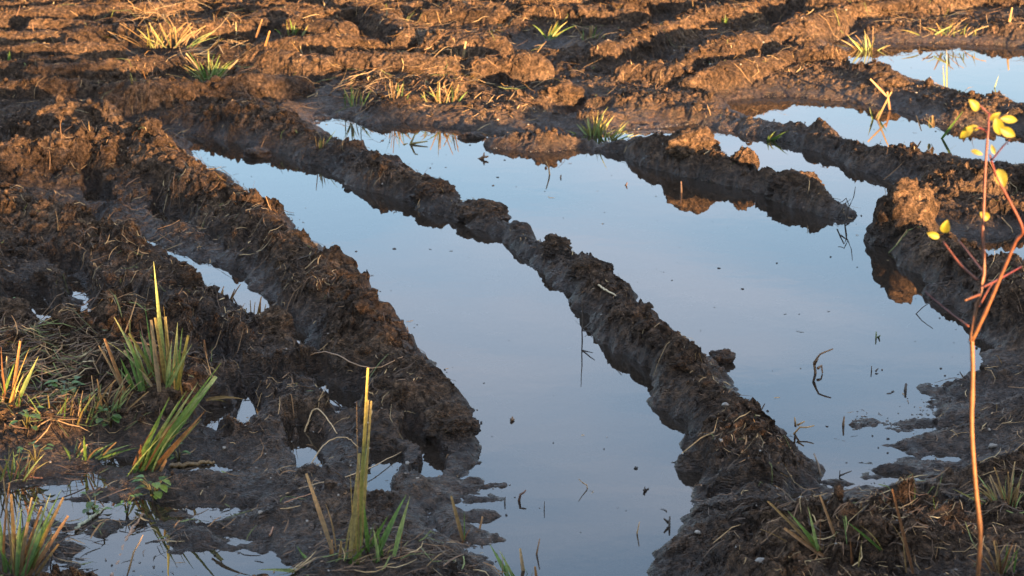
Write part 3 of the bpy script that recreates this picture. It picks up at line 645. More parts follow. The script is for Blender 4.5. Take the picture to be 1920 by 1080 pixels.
# ------------------------------------------------------------------ grass and sedge
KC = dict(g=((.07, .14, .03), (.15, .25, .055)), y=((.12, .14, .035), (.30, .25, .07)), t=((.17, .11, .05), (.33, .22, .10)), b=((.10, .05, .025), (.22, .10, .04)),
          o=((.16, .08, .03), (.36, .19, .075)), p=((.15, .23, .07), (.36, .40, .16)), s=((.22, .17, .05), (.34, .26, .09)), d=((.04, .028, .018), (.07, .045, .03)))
def blade(parent, p0, p1, wd, kind, droop, r, name='blade', cut=False, seg=7):
    p0, p1 = Vector(p0), Vector(p1); d = p1 - p0; Ln = d.length
    side = d.cross(Vector((r.normal() * .5, 1, .1))).normalized(); nrm = side.cross(d).normalized()
    c0, c1 = (np.array(q) for q in KC[kind]); Vv, F, C = [], [], []
    flat = Vector((d.x, d.y, 0)); flat = flat.normalized() if flat.length > 1e-4 else Vector((1, 0, 0))
    for i in range(seg + 1):
        t = i / seg; c = p0 + d * t + (Vector((0, 0, 1)) * .35 - flat * .2) * Ln * droop * 4 * t * (1 - t) * .6
        ww = wd * (.75 + .25 * min(1, t * 4)) * ((1 - max(0, t - .45) / .55 * (.45 if cut else .95)))
        fold = nrm * ww * .28
        for s in (-1, 0, 1):
            Vv.append(c + side * s * ww * .5 + (fold if s == 0 else Vector((0, 0, 0))))
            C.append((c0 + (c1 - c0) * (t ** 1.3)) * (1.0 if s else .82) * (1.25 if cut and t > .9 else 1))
    for i in range(seg):
        for s in (0, 1):
            a = i * 3 + s; F.append((a, a + 1, a + 4, a + 3))
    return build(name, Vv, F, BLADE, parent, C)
def base_pt(px, py):
    x, y = gp(px, py); z = max(hz(x, y), 0); x, y = gp(px, py, z); return Vector((x, y, max(hz(x, y), -.01)))
def sedge(label, blades, seed, name='sedge_clump', cat='sedge', group='grass and sedge clumps'):
    r = np.random.default_rng(seed); b0 = base_pt(*blades[0][:2]); t = empty(name, b0); tag(t, label, cat, group)
    for bx, by, tx, ty, wp, kd, *rest in blades:
        p = pl(bx, by, b0.y + r.uniform(-.03, .03)); p.z -= .015
        q = pl(tx, ty, p.y + r.uniform(-.06, .05)); sc_ = math.hypot(p.y, 1.6) / FPX
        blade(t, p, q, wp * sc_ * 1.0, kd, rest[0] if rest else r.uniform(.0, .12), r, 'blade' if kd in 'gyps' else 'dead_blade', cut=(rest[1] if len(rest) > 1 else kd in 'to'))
        if wp > 5:
            q2 = p.lerp(q, r.uniform(.45, .95)) + Vector((r.normal() * .016, r.normal() * .02, 0)) ; p2 = p + Vector((r.normal() * .008, r.normal() * .01, 0))
            blade(t, p2, q2, wp * sc_ * r.uniform(.25, .5), r.choice(list('gptsb')), r.uniform(.05, .35), r, 'blade')
    return t
def fill(cx, cy, n, sp, h, kinds, seed, lean=0, w=6, base=10):
    r = np.random.default_rng(seed); o = []
    for i in range(int(n * 1.4)):
        a = r.normal() * .6; hh = h * r.uniform(.25, 1.05)
        o.append((cx + a * base, cy + r.uniform(-3, 3), cx + a * sp + lean * hh + r.normal() * sp * .3, cy - hh * max(.25, 1 - .45 * abs(a)), w * .62 * r.uniform(.6, 1.3), r.choice(list(kinds)), r.uniform(.02, .3)))
    return o
sedge('tall cut sedge clump with yellow tips on the left mud, largest of all', [(313,741,288,490,11,'p',.02,False),(317,741,291,596,9,'s',.02,True),(322,741,310,594,9,'s',.0,True),(289,729,214,594,10,'p',.05),(295,729,271,570,6,'g',.03),(325,741,333,604,11,'p',.02),
   (329,737,353,629,8,'y',.05,True),(244,733,329,655,9,'b',.0),(236,729,196,635,8,'o',.0),(309,725,242,625,10,'y',.03,True),(309,712,265,631,10,'t',.02),(285,712,232,657,8,'t',.05),(300,735,283,600,9,'t',.02),(306,735,300,620,8,'o',.02),
   (262,722,231,640,8,'g'),(270,724,240,630,8,'g'),(278,728,250,640,9,'p'),(292,732,262,620,9,'g'),(330,740,342,615,7,'g'),(250,722,225,670,7,'g'),(255,725,222,690,6,'g'),(300,745,360,645,6,'p',.05),(312,738,322,640,8,'p'),(230,722,185,648,5,'t',.1)] , 31)
sedge('leaning green sedge fan growing from the small puddle at left', [(252,888,415,680,8,'g',.02),(258,888,405,706,13,'p',.02,True),(262,888,398,720,11,'g',.02),(256,886,372,716,9,'p',.03),(250,886,350,733,9,'g',.04),(248,885,318,745,10,'g',.05),(252,886,335,752,8,'p',.03),
   (270,888,386,769,10,'o',.0,False),(268,890,378,785,8,'y',.0),(385,738,460,749,7,'t',.25,False),(246,884,300,790,7,'g'),(256,886,360,760,9,'g'),(275,920,312,862,8,'o',.0),(262,868,264,832,6,'b',.0)], 32)
sedge('tall yellow split sedge stalk with green leaves at the bottom edge', [(664,1045,690,750,8,'s',.0,True),(670,1045,690,690,7,'y',.0,True),(655,1045,674,850,9,'s',.0,True),(674,1045,696,752,7,'s',.0,True),(623,1072,621,1012,10,'o',.0,True),(622,1016,574,888,9,'t',.02,True),(633,1072,640,1015,8,'t',.0),
   (701,1041,762,927,13,'g',.08),(738,1030,769,930,9,'p',.05),(690,1022,682,940,9,'g',.03),(690,1025,728,967,9,'g',.1),(710,1040,700,990,7,'p',.05),(588,1065,557,1024,11,'g',.1),(600,1070,565,1035,10,'g',.15),(590,1062,482,1068,8,'p',.1),(640,1075,560,1062,9,'g',.15),
   (650,1050,690,1022,8,'g'),(720,1045,706,985,5,'g',.03),(730,1050,690,1010,7,'d',.0),(700,1050,680,1012,6,'d',.0)], 33)
sedge('cut sedge clump with orange tips in the bottom left corner', [(25,1068,6,895,8,'t',.02),(30,1070,21,927,8,'t'),(38,1072,115,918,9,'g',.04),(48,1074,128,967,8,'o',.0),(35,1072,60,933,7,'t'),(45,1074,119,933,8,'t',.02),(20,1066,70,930,9,'g',.05),(40,1072,95,925,8,'p',.05),(10,1066,-8,930,8,'g'),(5,1060,18,905,6,'o'),
   (30,1070,40,950,9,'g'),(52,1075,90,985,8,'y'),(15,1068,-15,970,7,'p'),(36,1073,78,950,7,'o'),(42,1075,104,955,8,'g',.05),(22,1070,35,985,8,'p'),(60,1075,110,1020,6,'t')], 34)
sedge('sedge clump with brown stalks at the left edge beside the straw mat', [(17,778,38,640,9,'o',.0,True),(30,748,72,668,8,'p',.03),(0,748,27,682,9,'g',.03),(15,850,55,752,13,'g',.03),(12,845,30,770,9,'g'),(2,780,14,668,6,'t'),(-5,820,45,700,8,'p'),(25,790,48,705,7,'g'),(-10,850,12,790,8,'g'),(45,850,25,820,9,'p',.1),(8,760,2,650,6,'b'),(110,790,190,722,7,'p',.1),(100,850,205,822,9,'g',.1),(95,852,190,838,8,'g',.12),(70,845,120,815,8,'o',.1)], 35)
sedge('small grass clump of crossing dry blades at the bottom edge, right of the tall stalk', [(868,1000,846,930,7,'t',.0),(880,1060,905,968,7,'o',.0),(820,1085,885,985,6,'b',.0),(835,1070,800,1012,11,'g',.05),(842,1070,850,1025,8,'g'),(880,1075,868,1030,12,'g',.05),(890,1080,905,1030,8,'y'),(840,1035,888,1022,7,'d',.1),(800,1060,850,1005,6,'d',.05),(860,1080,842,1040,7,'g'),(905,1085,880,1035,9,'g')], 36)
sedge('few thin green blades in the water at the bottom edge centre', [(962,1086,918,1020,9,'g',.05),(970,1086,935,1030,6,'p',.05),(985,1086,975,1028,7,'t',.0),(1008,1086,1003,1062,6,'o',.0),(955,1086,945,1040,5,'g')], 37)
sedge('grass clump with one green blade and tan stalks on the bottom right bank', [(1553,1040,1440,940,7,'t',.03),(1555,1040,1477,958,8,'g',.05),(1535,1020,1515,950,7,'p',.0),(1573,1010,1537,928,6,'o',.0),(1545,1030,1470,990,8,'o',.0),(1653,1018,1582,974,7,'g',.05),(1545,1035,1500,985,6,'g'),(1480,1005,1425,992,4,'t',.1),(1550,1045,1520,1000,6,'p'),(1615,1050,1610,1005,4,'t',.0),(1600,1070,1594,1010,6,'b',.0)], 38)
sedge('thin bare brown stalk leaning on the bottom right bank', [(1713,1062,1673,917,6,'b',.0,True),(1700,1060,1694,1020,4,'t',.0)], 39, 'dry_stalk', 'stalk')
sedge('low green grass tuft beside the lower sapling stem', fill(1760,1000,16,45,70,'gpyt',40,.0,5,16), 40)
sedge('dry grass tuft at the right edge beyond the sapling', fill(1890,940,20,60,80,'tytp',41,.0,5,22), 41)
sedge('dry grass tuft in the bottom right corner', fill(1880,1060,18,60,60,'ttgb',42,.1,5,24), 42)
sedge('spiky green and yellow grass tuft on sunlit mud at upper left', fill(392,148,26,50,62,'gpyt',43,.05,4.5,14), 43)
sedge('flattened yellow grass tuft near the top edge at left', fill(310,82,30,85,50,'yttp',44,-.1,4,46), 44)
sedge('pale grass tuft cut off by the left edge near the top', fill(8,88,14,40,40,'yyp',45,.2,7,10), 45)
sedge('single broad green blade at the left edge near the top', [(16,130,18,95,8,'g',.0),(20,132,14,100,5,'p',.0)], 46, 'grass_sprig')
sedge('sparse upright grass tuft left of centre behind the shore bar', fill(668,192,12,26,40,'gyt',47,.05,3.5,22), 47)
sedge('green grass tuft in the middle of the grass behind the shore bar', fill(745,188,12,30,46,'gytt',48,.1,3.5,22), 48)
sedge('bushy yellowish grass tuft at the right of the grass behind the shore bar', fill(832,186,16,40,40,'yttg',49,.1,3.5,34), 49)
sedge('yellow grass tuft on the flat islet beside the far pool', fill(1115,252,26,34,52,'yyp',50,.0,5,14), 50)
sedge('green grass blades leaning right over the far pool', fill(1142,262,14,26,40,'gpy',51,.9,5,8), 51)
sedge('small grass sprig hanging at the mound above the narrow rut', fill(603,275,9,18,34,'ypt',52,.3,4,8), 52)
sedge('small yellow green sprig on the tread bars at far left', fill(253,166,6,10,32,'yg',53,-.2,5,5), 53)
sedge('tiny green sprig between tread bars left of the mound', fill(243,194,7,8,26,'g',54,.0,4,6), 54)
sedge('pair of green blades on the sunlit clods at top centre', fill(1030,66,8,30,36,'yg',55,.2,5,8), 55)
sedge('thin green grass on the torn clods right of the top centre', fill(1108,72,10,22,34,'ytg',56,.0,4,14), 56)
sedge('bright green shoot on the sunlit ground near the top right', fill(1358,46,5,6,22,'g',57,.0,6,3), 57)
sedge('grass blades leaning right at the tip of the right bank', fill(1440,262,9,18,24,'gy',58,1.4,5,5), 58)
sedge('crossed green blades standing in the second pool', [(1640,222,1665,190,6,'g',.05),(1643,226,1672,172,4,'t',.1),(1638,222,1630,200,4,'p')], 59, 'grass_sprig')
sedge('long thin green blade at the right in the second pool', [(1762,258,1806,208,5,'g',.0),(1745,232,1743,220,7,'y',.0),(1751,232,1749,217,6,'t',.0),(1728,238,1718,216,3,'t',.0)], 60, 'grass_sprig')
sedge('bent tan straw arching over the bank at the second pool', [(1670,205,1664,172,5,'o',.0,True),(1664,174,1632,148,5,'t',.0,True)], 61, 'dry_stalk', 'stalk')
sedge('thin upright stems in the top right pool', [(1772,166,1768,120,3,'y',.0),(1776,160,1775,92,3,'y',.0),(1862,168,1873,140,3,'p',.0),(1880,200,1898,176,3,'b',.0)], 62, 'grass_sprig')
sedge('straw blades sticking up at the left corner of the top right pool', fill(1630,96,12,40,56,'ytp',63,-.15,4,14), 63)
sedge('thick tan stem sticking up at the top right corner', [(1890,50,1898,14,7,'t',.0,True),(1892,48,1906,62,5,'y',.1),(1880,60,1850,52,4,'p',.1)], 64, 'dry_stalk', 'stalk')
sedge('grass sprigs on the flat ground near the top right corner', fill(1780,60,16,50,26,'ypt',65,.0,4,40), 65)
sedge('tan broken stem standing at upper centre', [(866,112,874,78,5,'t',.0,True),(866,112,868,104,4,'o',.0)], 66, 'dry_stalk', 'stalk')
sedge('thin brown stem standing right of the spiky tuft', [(486,118,506,58,5,'o',.0,True),(480,64,492,36,4,'o',.0,True)], 67, 'dry_stalk', 'stalk')
sedge('short green shoots right of the thin brown stem', fill(545,60,8,30,30,'gy',68,.0,4,20), 68)
sedge('green sprigs on the dark clods at top left', fill(150,20,12,50,26,'gyp',69,.0,4,40), 69)
sedge('reddish bare stalk stuck in the mud right of the tall sedge clump', [(392,700,383,637,6,'b',.0,True)], 70, 'dry_stalk', 'stalk')
sedge('small tan stalks on the ridge end by the trench puddle', fill(475,600,9,26,50,'ttob',71,.1,5,22), 71)
sedge('dead grass tuft on the trench edge beside the tall sedge', fill(420,560,9,30,34,'tob',72,.2,5,20), 72)
sedge('dry straw tuft on the crest at the upper left edge', fill(90,240,12,60,26,'tyo',73,.0,4,50), 73)
sedge('yellow straw sticking out of the far left mud edge', fill(30,398,10,40,22,'tyt',74,.2,4,20), 74)

patch('soaked dead leaves and grass in the shallow bottom left puddle', 190, 1000, 330, 110, 420, .045, [.12, .05, .33, .2, .1, .2], 14, .004)
sedge('fine green grass along the left edge below the straw mat', fill(20, 890, 22, 60, 60, 'gpytb', 75, .2, 5, 40), 75)
sedge('low green blades at the puddle edge left of the sedge fan', fill(150, 850, 16, 70, 36, 'gpgt', 76, .3, 6, 40), 76)
sedge('mixed green and dead grass in the middle of the straw mat', fill(120, 790, 26, 80, 70, 'gptbs', 77, .1, 5, 60), 77)
sedge('tangled grass between the straw mat and the tall sedge', fill(195, 760, 22, 60, 70, 'tbtgp', 78, .3, 5, 40), 78)

# broad-leaved weeds
def weed(label, px, py, n, spread, leaf, seed):
    r = np.random.default_rng(seed); b = base_pt(px, py); t = empty('weed', b); tag(t, label, 'weed', 'small leafy weeds'); s = math.hypot(b.y, 1.6) / FPX
    for i in range(n):
        a = r.uniform(0, 2 * np.pi); rad = spread * s * r.uniform(.2, 1); tip = b + Vector((math.cos(a) * rad, math.sin(a) * rad, r.uniform(.012, .05)))
        Vv, F, C = tube([b, b + (tip - b) * .5 + Vector((0, 0, .012)), tip], [.0012, .001, .0008], 4, [(.10, .09, .03)] * 3); build('stem', Vv, F, BARK, t, C)
        d = Vector((math.cos(a), math.sin(a), r.uniform(-.2, .3))).normalized(); sd_ = d.cross(Vector((0, 0, 1))).normalized(); up = sd_.cross(d); ll = leaf * s * r.uniform(.7, 1.3); Vv, F, C = [], [], []; cc = np.array((.06, .12, .025)) * r.uniform(.7, 1.6)
        for j in range(6):
            u = j / 5; ww = math.sin(math.pi * min(u * .9 + .06, 1)) ** .8 * ll * .38
            for q in (-1, 0, 1): Vv.append(tip + d * ll * u + sd_ * q * ww + up * (abs(q) * ww * .35 - u * u * ll * .25)); C.append(cc * (1.15 if q == 0 else 1))
        for j in range(5):
            for q in (0, 1): F.append((j * 3 + q, j * 3 + q + 1, j * 3 + q + 4, j * 3 + q + 3))
        build('leaf', Vv, F, BLADE, t, C)
weed('leafy green weed at the left edge above the sedge clump', 12, 590, 9, 22, 20, 1)
weed('green clover-like weed in the straw mat at left', 128, 735, 14, 34, 18, 2)
weed('small leafy weed at the foot of the tall sedge clump', 205, 745, 10, 26, 18, 3)
weed('green weed at the base of the leaning sedge fan', 290, 925, 16, 28, 18, 4)
weed('small weed sprout standing in the bottom left puddle', 178, 960, 9, 18, 16, 5)
weed('floating green weed right of the sprout in the bottom left puddle', 238, 965, 8, 16, 12, 6)
weed('low weed left of the sedge fan at the puddle edge', 66, 858, 10, 26, 16, 7)
weed('green weed under the sedge fan beside the brown leaf', 335, 860, 9, 22, 14, 8)
weed('low weed in the straw mat near the left edge, below the clover', 50, 800, 10, 24, 16, 9)
weed('tiny weed beside the stalk clump on the bottom right bank', 1735, 985, 8, 16, 14, 10)

# ------------------------------------------------------------------ twigs and scraps in the water
def twig(label, paths, wp, colr=(.05, .034, .022), cat='twig', name='twig', Y=None):
    x, y = gp(*paths[0][0]); t = empty(name, (x, y, 0)); tag(t, label, cat, 'twigs and scraps standing in the water'); s = math.hypot(y, 1.7) / FPX
    rr = random.Random(sum(map(ord, label)))
    lie = any(k in label for k in ('lying', 'driftwood', 'across', 'arched', 'runner', 'bent straw', 'on the middle ridge', 'floating in the bottom', 'floating leaf', 'dark floating'))
    for i, P in enumerate(paths):
        pts = []
        for j, p in enumerate(P):
            if lie:
                b = base_pt(p[0], p[1]); b.z += .004 + wp * s * .4 + (.02 if 'arched' in label and 0 < j < len(P) - 1 else 0); pts.append(b); continue
            q = pl(p[0], p[1], y + (0 if j == 0 and i == 0 else rr.uniform(-.012, .012))); pts.append(q)
        if i == 0 and not lie: pts[0].z = -.02
        if lie:
            for _ in range(2):
                pts = [pts[0]] + [a.lerp(b, u) for a, b in zip(pts[:-1], pts[1:]) for u in (.25, .75)] + [pts[-1]]
        fine = []
        for j in range(len(pts) - 1):
            for u in (0, .5): fine.append(pts[j].lerp(pts[j + 1], u) + Vector((rr.uniform(-1, 1), 0, rr.uniform(-1, 1))) * wp * s * .25)
        fine.append(pts[-1]); n = len(fine)
        Vv, F, C = tube(fine, [wp * s * .5 * (1 - .55 * j / (n - 1)) for j in range(n)], 5, [tuple(c * (1 + .5 * j / n) for c in colr) for j in range(n)])
        build('stem' if i == 0 else 'branch', Vv, F, BARK, t, C)
TAN = (.30, .19, .09); BRN = (.13, .075, .04); DRK = (.035, .026, .02)
twig('curved brown twig standing in the right pool, largest there', [[(1531,700),(1527,680),(1537,665),(1562,654)], [(1534,690),(1540,684),(1542,700)], [(1528,684),(1534,672)]], 6, BRN)
twig('short dark stub in the right pool near the mud tongues', [[(1698,732),(1699,719)]], 9, DRK)
twig('brown stub standing alone right of the middle ridge', [[(1583,796),(1583,781)]], 7, BRN)
twig('small dark twig with two side sprigs in the right pool', [[(1635,696),(1634,686)], [(1642,696),(1647,691)], [(1650,697),(1655,692)]], 4, DRK)
twig('green sprig floating at the centre of the right pool', [[(1642,634),(1643,622)], [(1645,634),(1650,629)]], 5, (.07, .09, .03))
twig('floating dark driftwood stick with raised tail right of the middle ridge', [[(1564,822),(1595,830),(1608,829),(1621,818)]], 5, (.09, .065, .05))
twig('thin forked straw rising from the central rut near the bottom', [[(1106,917),(1100,910),(1085,898)]], 3, TAN)
twig('dark flat twig slanting up from the central rut, left side', [[(967,937),(976,928),(986,919)]], 7, (.08, .04, .025))
twig('tiny dark twig left of the flat slanting one', [[(944,940),(947,932)]], 5, DRK)
twig('thin vertical twig with slim branch near the bottom centre', [[(1021,956),(1021,940)], [(1020,960),(1011,952)]], 3, DRK)
twig('upright dark stub in the central rut near the bottom', [[(1255,988),(1256,968)], [(1253,980),(1245,972)]], 7, DRK)
twig('pale straw stub left of the upright dark stub', [[(1193,1000),(1199,979)]], 4, TAN)
twig('reddish brown stub at the bottom centre of the rut', [[(1003,1040),(1012,1010)]], 5, BRN)
twig('orange brown scrap floating alone in the central rut', [[(953,789),(961,781)], [(958,788),(964,786)]], 7, BRN)
twig('star shaped dark scrap in the lower central rut', [[(1205,920),(1209,912)], [(1209,919),(1216,915)], [(1207,918),(1212,921)]], 5, DRK)
twig('tan stick rising from the far part of the wide pool', [[(1033,328),(1029,316),(1024,303)]], 4, TAN)
twig('brown sprig with several arms in the far wide pool', [[(905,298),(908,286)], [(905,296),(893,299)], [(907,295),(916,293)]], 6, BRN)
twig('green straw and brown scrap floating near the shore bar', [[(764,270),(776,256),(783,250)], [(757,271),(764,269)], [(770,269),(802,265)]], 5, (.16, .14, .05))
twig('small brown scrap in the middle of the wide pool', [[(1170,347),(1176,342)], [(1172,348),(1178,348)]], 5, BRN)
twig('tiny speck of bark in the far wide pool, right of the tan stick', [[(1050,332),(1052,328)]], 5, BRN)
twig('dark stub hanging at the tip of the squarish clod bar', [[(1276,362),(1277,340)]], 6, BRN)
twig('curled black root tangle at the right end of the far bar', [[(1583,420),(1588,395),(1600,370),(1604,350)], [(1570,408),(1586,380),(1590,400),(1580,430)], [(1584,415),(1600,425),(1614,436)], [(1578,398),(1592,388),(1586,372),(1575,380)]], 3, DRK, 'root', 'root_tangle')
twig('long thin wire-like root bent at the left edge of the middle ridge', [[(1092,640),(1092,590),(1091,555)], [(1092,618),(1108,606),(1116,606)], [(1092,620),(1112,622)]], 3, DRK, 'root', 'root_tangle')
twig('grey stick rising at the water edge below the middle ridge', [[(1541,893),(1534,870),(1526,850)]], 6, (.16, .12, .09))
twig('crossed dark twigs beside the grey rising stick', [[(1572,892),(1575,882)], [(1573,892),(1597,883)]], 4, DRK)
twig('small black claw shaped twig before the bottom right bank', [[(1580,938),(1574,925)], [(1579,930),(1587,930)]], 6, DRK)
twig('tan straw and grass scrap at the right flank of the middle ridge', [[(1475,812),(1500,802),(1527,798)], [(1492,800),(1490,783)], [(1494,797),(1509,790)]], 5, (.28, .17, .07))
twig('black forked stick on the right flank of the middle ridge', [[(1418,795),(1424,778),(1434,757)], [(1420,793),(1428,776)]], 5, DRK)
twig('tiny dark twig in the right pool above the mud tongues', [[(1760,736),(1761,726)]], 5, DRK)
twig('dark short stick at the right pool edge beside the sapling', [[(1747,754),(1747,748)], [(1742,753),(1752,751)]], 4, DRK)
twig('thin dark root reaching into the pool left of the sapling fork', [[(1705,588),(1730,576),(1752,562)]], 2.5, DRK, 'root', 'root_tangle')
twig('brown twig lying across the bottom left puddle', [[(210,1080),(226,1040),(240,1000),(270,972)], [(235,1010),(250,995)]], 8, (.22, .13, .08))
twig('thin tan stalk crossing the brown twig in the bottom left puddle', [[(232,1080),(250,1035),(268,1003)]], 5, TAN)
twig('thin black twig rising in the bottom left puddle by the sedge', [[(92,1066),(98,1020),(90,960),(78,920)]], 3, DRK)
twig('pale broad dead leaf blade floating in the bottom left puddle', [[(142,996),(165,980),(205,946)]], 8, (.25, .26, .18))
twig('dark floating leaf stick on the bottom left puddle', [[(262,1030),(290,1042),(315,1055)]], 5, DRK)
twig('thin red brown runner lying on mud at the left edge', [[(-5,868),(30,878),(80,892)]], 4, (.18, .08, .05))
twig('brown curled dead leaf lying in the puddle right of the sedge fan', [[(322,880),(360,872),(402,858)]], 12, (.12, .075, .03))
twig('long pale straw lying across the mud left of the tall stalk', [[(470,960),(560,910),(660,888),(765,845)]], 3.5, (.30, .21, .12))
twig('bent reddish runner on the mud left of the tall stalk', [[(505,985),(530,955),(545,955),(583,918)]], 4, (.26, .13, .07))
twig('long arched brown straw over the crest of the left ridge', [[(520,682),(600,674),(690,674),(755,692)]], 3.5, (.22, .13, .07))
twig('pale bent straw on the mud in front of the left ridge', [[(570,772),(590,768),(632,810)]], 4, (.34, .24, .13))
twig('thin arched straw left of the tall stalk top', [[(575,880),(610,845),(650,838),(672,842)]], 3, (.34, .24, .13))
twig('pale curved straw lying on the middle ridge', [[(1115,551),(1135,549),(1165,566)]], 5, (.40, .33, .22))
twig('straight pale straw lower down on the middle ridge', [[(1205,575),(1222,587),(1242,601)]], 4, (.36, .27, .16))
r = np.random.default_rng(99); fx_, fy_ = fan(9000, r, 3.8, 11); fz = height(fx_, fy_); k = (fz < -.006) & (r.uniform(0, 1, 9000) < np.where(fz > -.03, .45, .05)); fx_, fy_ = fx_[k], fy_[k]; nF = len(fx_)
fs = .0012 + .004 * r.uniform(0, 1, nF) ** 3
Vf = IV[None] * (1 + .4 * r.normal(size=(nF, len(IV), 1)) * .5) * fs[:, None, None] * r.uniform(.5, 1.8, (nF, 1, 3)) * np.array([1, 1, .6]) + np.stack([fx_, fy_, np.full(nF, .0005)], 1)[:, None, :]
tag(link('floating_debris', quad_mesh('floating_debris', Vf.reshape(-1, 3), (IF[None] + (np.arange(nF) * len(IV))[:, None, None]).reshape(-1, 3)), MUD), 'tiny specks of bark and peat floating on the water', 'debris', kind='stuff')

kx, ky = fan(40000, r, 3.8, 11); kz = height(kx, ky); k = (kz < -.003) & (r.uniform(0, 1, 40000) < np.where(kz > -.028, .16, .004)) & (n2(kx * 2.2, ky * 2.2, 58) > -.05); kx, ky = kx[k], ky[k]; nK = len(kx)
o = straw_mesh('floating_chaff', kx, ky, .006 + .028 * r.uniform(0, 1, nK) ** 2, .0010 + .0018 * r.uniform(0, 1, nK), r.uniform(0, 2 * np.pi, nK), np.full(nK, -.0012), straw_colours(nK, r, [.14, .06, .34, .32, .1, .04]), r.normal(size=nK) * .5, r)
tag(o, 'short bits of chaff drifting on the water along the banks', 'chaff', kind='stuff')
m_, n_, o_ = mat('scum_foam'); b_ = nd(n_, 'ShaderNodeBsdfPrincipled', Roughness=.6); b_.inputs['Base Color'].default_value = (.20, .19, .175, 1); n_.links.new(b_.outputs[0], o_.inputs[0])
ex, ey = fan(80000, r, 3.8, 9); ez = height(ex, ey); k = (np.abs(ez + .001) < .005) & (n2(ex * 3.1, ey * 3.1, 55) > .12); ex, ey = ex[k], ey[k]; nE = len(ex)
es = .0007 + .0016 * r.uniform(0, 1, nE) ** 2
Ve = IV[None] * es[:, None, None] * r.uniform(.6, 1.6, (nE, 1, 3)) * np.array([1.3, 1, .6]) + np.stack([ex, ey, np.full(nE, .0008)], 1)[:, None, :]
tag(link('scum', quad_mesh('scum', Ve.reshape(-1, 3), (IF[None] + (np.arange(nE) * len(IV))[:, None, None]).reshape(-1, 3)), m_), 'pale flecks of scum gathered along the waterline', 'scum', kind='stuff')

# ------------------------------------------------------------------ red-stemmed sapling close to the camera
SY = 3.02
sap0 = pl(1836, 1300, SY); sap0.z = hz(sap0.x, SY) - .02
sap = empty('sapling', sap0); tag(sap, 'slender orange and red stemmed sapling with few yellow leaves at right', 'sapling')
ORA, RED, MIDC = (.115, .050, .017), (.085, .011, .013), (.105, .030, .014)
ss_ = SY * 1.05 / FPX
def limb(name, P, r0, r1, c0, c1, dY=(0, 0)):
    pts = []; n = len(P)
    for j, p in enumerate(P): pts.append(pl(p[0], p[1], SY + dY[0] + (dY[1] - dY[0]) * j / (n - 1)))
    if name == 'trunk': pts[0] = Vector(sap0)
    fine, rad, cc = [], [], []
    m = 4
    for j in range(n - 1):
        a, b_, c, d = pts[max(j - 1, 0)], pts[j], pts[j + 1], pts[min(j + 2, n - 1)]
        for q in range(m):
            t = q / m; fine.append(.5 * ((2 * b_) + (c - a) * t + (2 * a - 5 * b_ + 4 * c - d) * t * t + (3 * b_ - a - 3 * c + d) * t ** 3))
    fine.append(pts[-1]); N = len(fine)
    for j in range(N):
        t = j / (N - 1); rad.append((r0 + (r1 - r0) * t) * ss_ * .72 * (1.0 + (.22 if j % 9 == 4 else 0))); cc.append(tuple(a + (b_ - a) * t for a, b_ in zip(c0, c1)))
    Vv, F, C = tube(fine, rad, 10, cc); return build(name, Vv, F, BARK, sap, C)
limb('trunk', [(1836,1300),(1834,1180),(1834,1080),(1838,1000),(1829,910),(1822,800),(1824,700),(1822,630)], 7.2, 5.6, ORA, ORA)
limb('branch', [(1820,640),(1832,570),(1845,515),(1843,450),(1845,380),(1848,310),(1853,240),(1855,212)], 5.2, 2.6, ORA, RED, (0, .06))
limb('branch', [(1822,640),(1848,585),(1880,510),(1905,452),(1918,430),(1892,375),(1868,330),(1856,290)], 5.2, 2.6, ORA, RED, (0, -.06))
limb('branch', [(1833,525),(1800,495),(1768,452)], 3.6, 2.4, MIDC, MIDC, (.02, .08))
limb('twig', [(1845,512),(1822,482),(1797,450)], 3, 1.8, MIDC, MIDC, (.02, .12))
limb('twig', [(1840,540),(1872,524),(1915,500)], 3, 1.8, MIDC, RED, (0, .1))
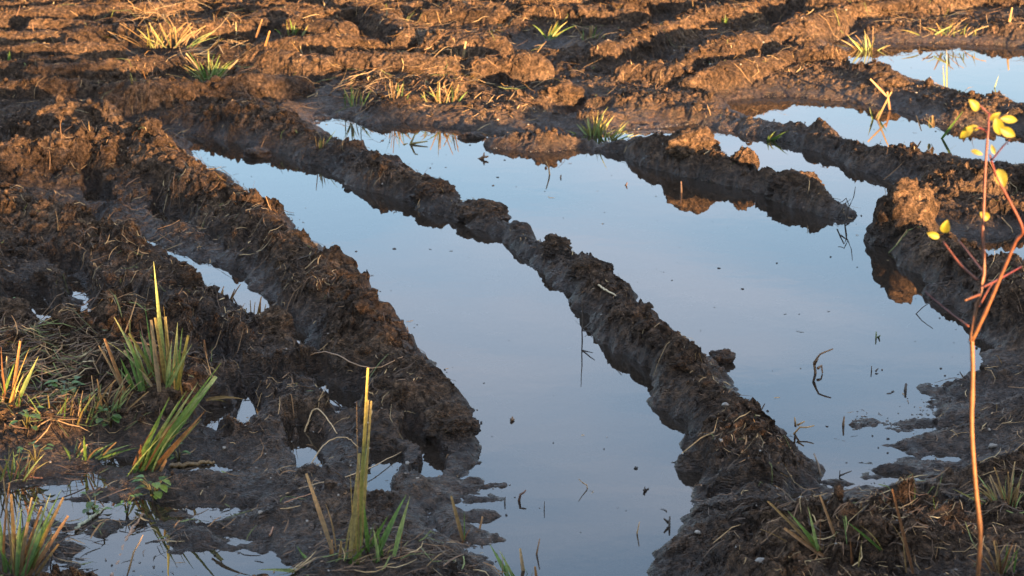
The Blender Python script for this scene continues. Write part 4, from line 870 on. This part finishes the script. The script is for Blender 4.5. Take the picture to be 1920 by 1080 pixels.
limb('twig', [(1838,552),(1822,558),(1810,563)], 3, 2.2, MIDC, ORA, (.0, -.03))
limb('twig', [(1816,612),(1780,585),(1732,545)], 2.4, 1.0, MIDC, RED, (.0, .1))
limb('twig', [(1836,575),(1852,545),(1862,530)], 2.4, 1.6, MIDC, MIDC, (.0, .05))
limb('twig', [(1856,215),(1845,205),(1836,196)], 2.2, 1.5, RED, RED, (.06, .06))
limb('twig', [(1853,250),(1838,240),(1822,242)], 2.2, 1.5, RED, RED, (.06, .04))
limb('twig', [(1860,300),(1880,275),(1893,262)], 2.2, 1.5, RED, MIDC, (-.06, -.1))
r = np.random.default_rng(3)
def sleaf(cx, cy, L, W, ang, dY, tint=1.0):
    c = pl(cx, cy, SY + dY); d = Vector((math.cos(R(ang)), r.uniform(-.35, .35), math.sin(R(ang)))).normalized()
    up0 = Vector((r.uniform(-.3, .3), -1, r.uniform(.1, .5))); sd_ = d.cross(up0).normalized(); up = sd_.cross(d); l, wd = L * ss_ * .8, W * ss_ * .66; Vv, F, C = [], [], []
    for j in range(10):
        u = j / 9; ww = (math.sin(math.pi * u ** .8) ** .75) * wd * .5
        for q in (-1, -.5, 0, .5, 1):
            Vv.append(c + d * l * (u - .5) + sd_ * q * ww + up * (abs(q) * ww * .45 - (u - .5) ** 2 * l * .3)); C.append(np.array((.19, .175, .018)) * tint * (.8 if q == 0 else 1))
    for j in range(9):
        for q in range(4): a = j * 5 + q; F.append((a, a + 1, a + 6, a + 5))
    build('leaf', Vv, F, BLADE, sap, C)
for a in [(1773,425,36,28,80,.08),(1750,441,32,20,160,.08),(1846,405,28,24,140,.05),(1877,335,46,34,-75,-.03),(1826,197,36,26,130,.06),(1872,238,48,30,-70,0),(1890,248,42,26,-30,-.05),(1893,224,46,22,-10,.05),(1812,248,42,24,-130,.03),
          (1822,240,34,18,180,.05,.9),(1832,286,30,14,-20,.0,.85),(1862,280,24,12,110,-.04,.9),(1866,218,30,18,40,.03,.95)]: sleaf(*a)
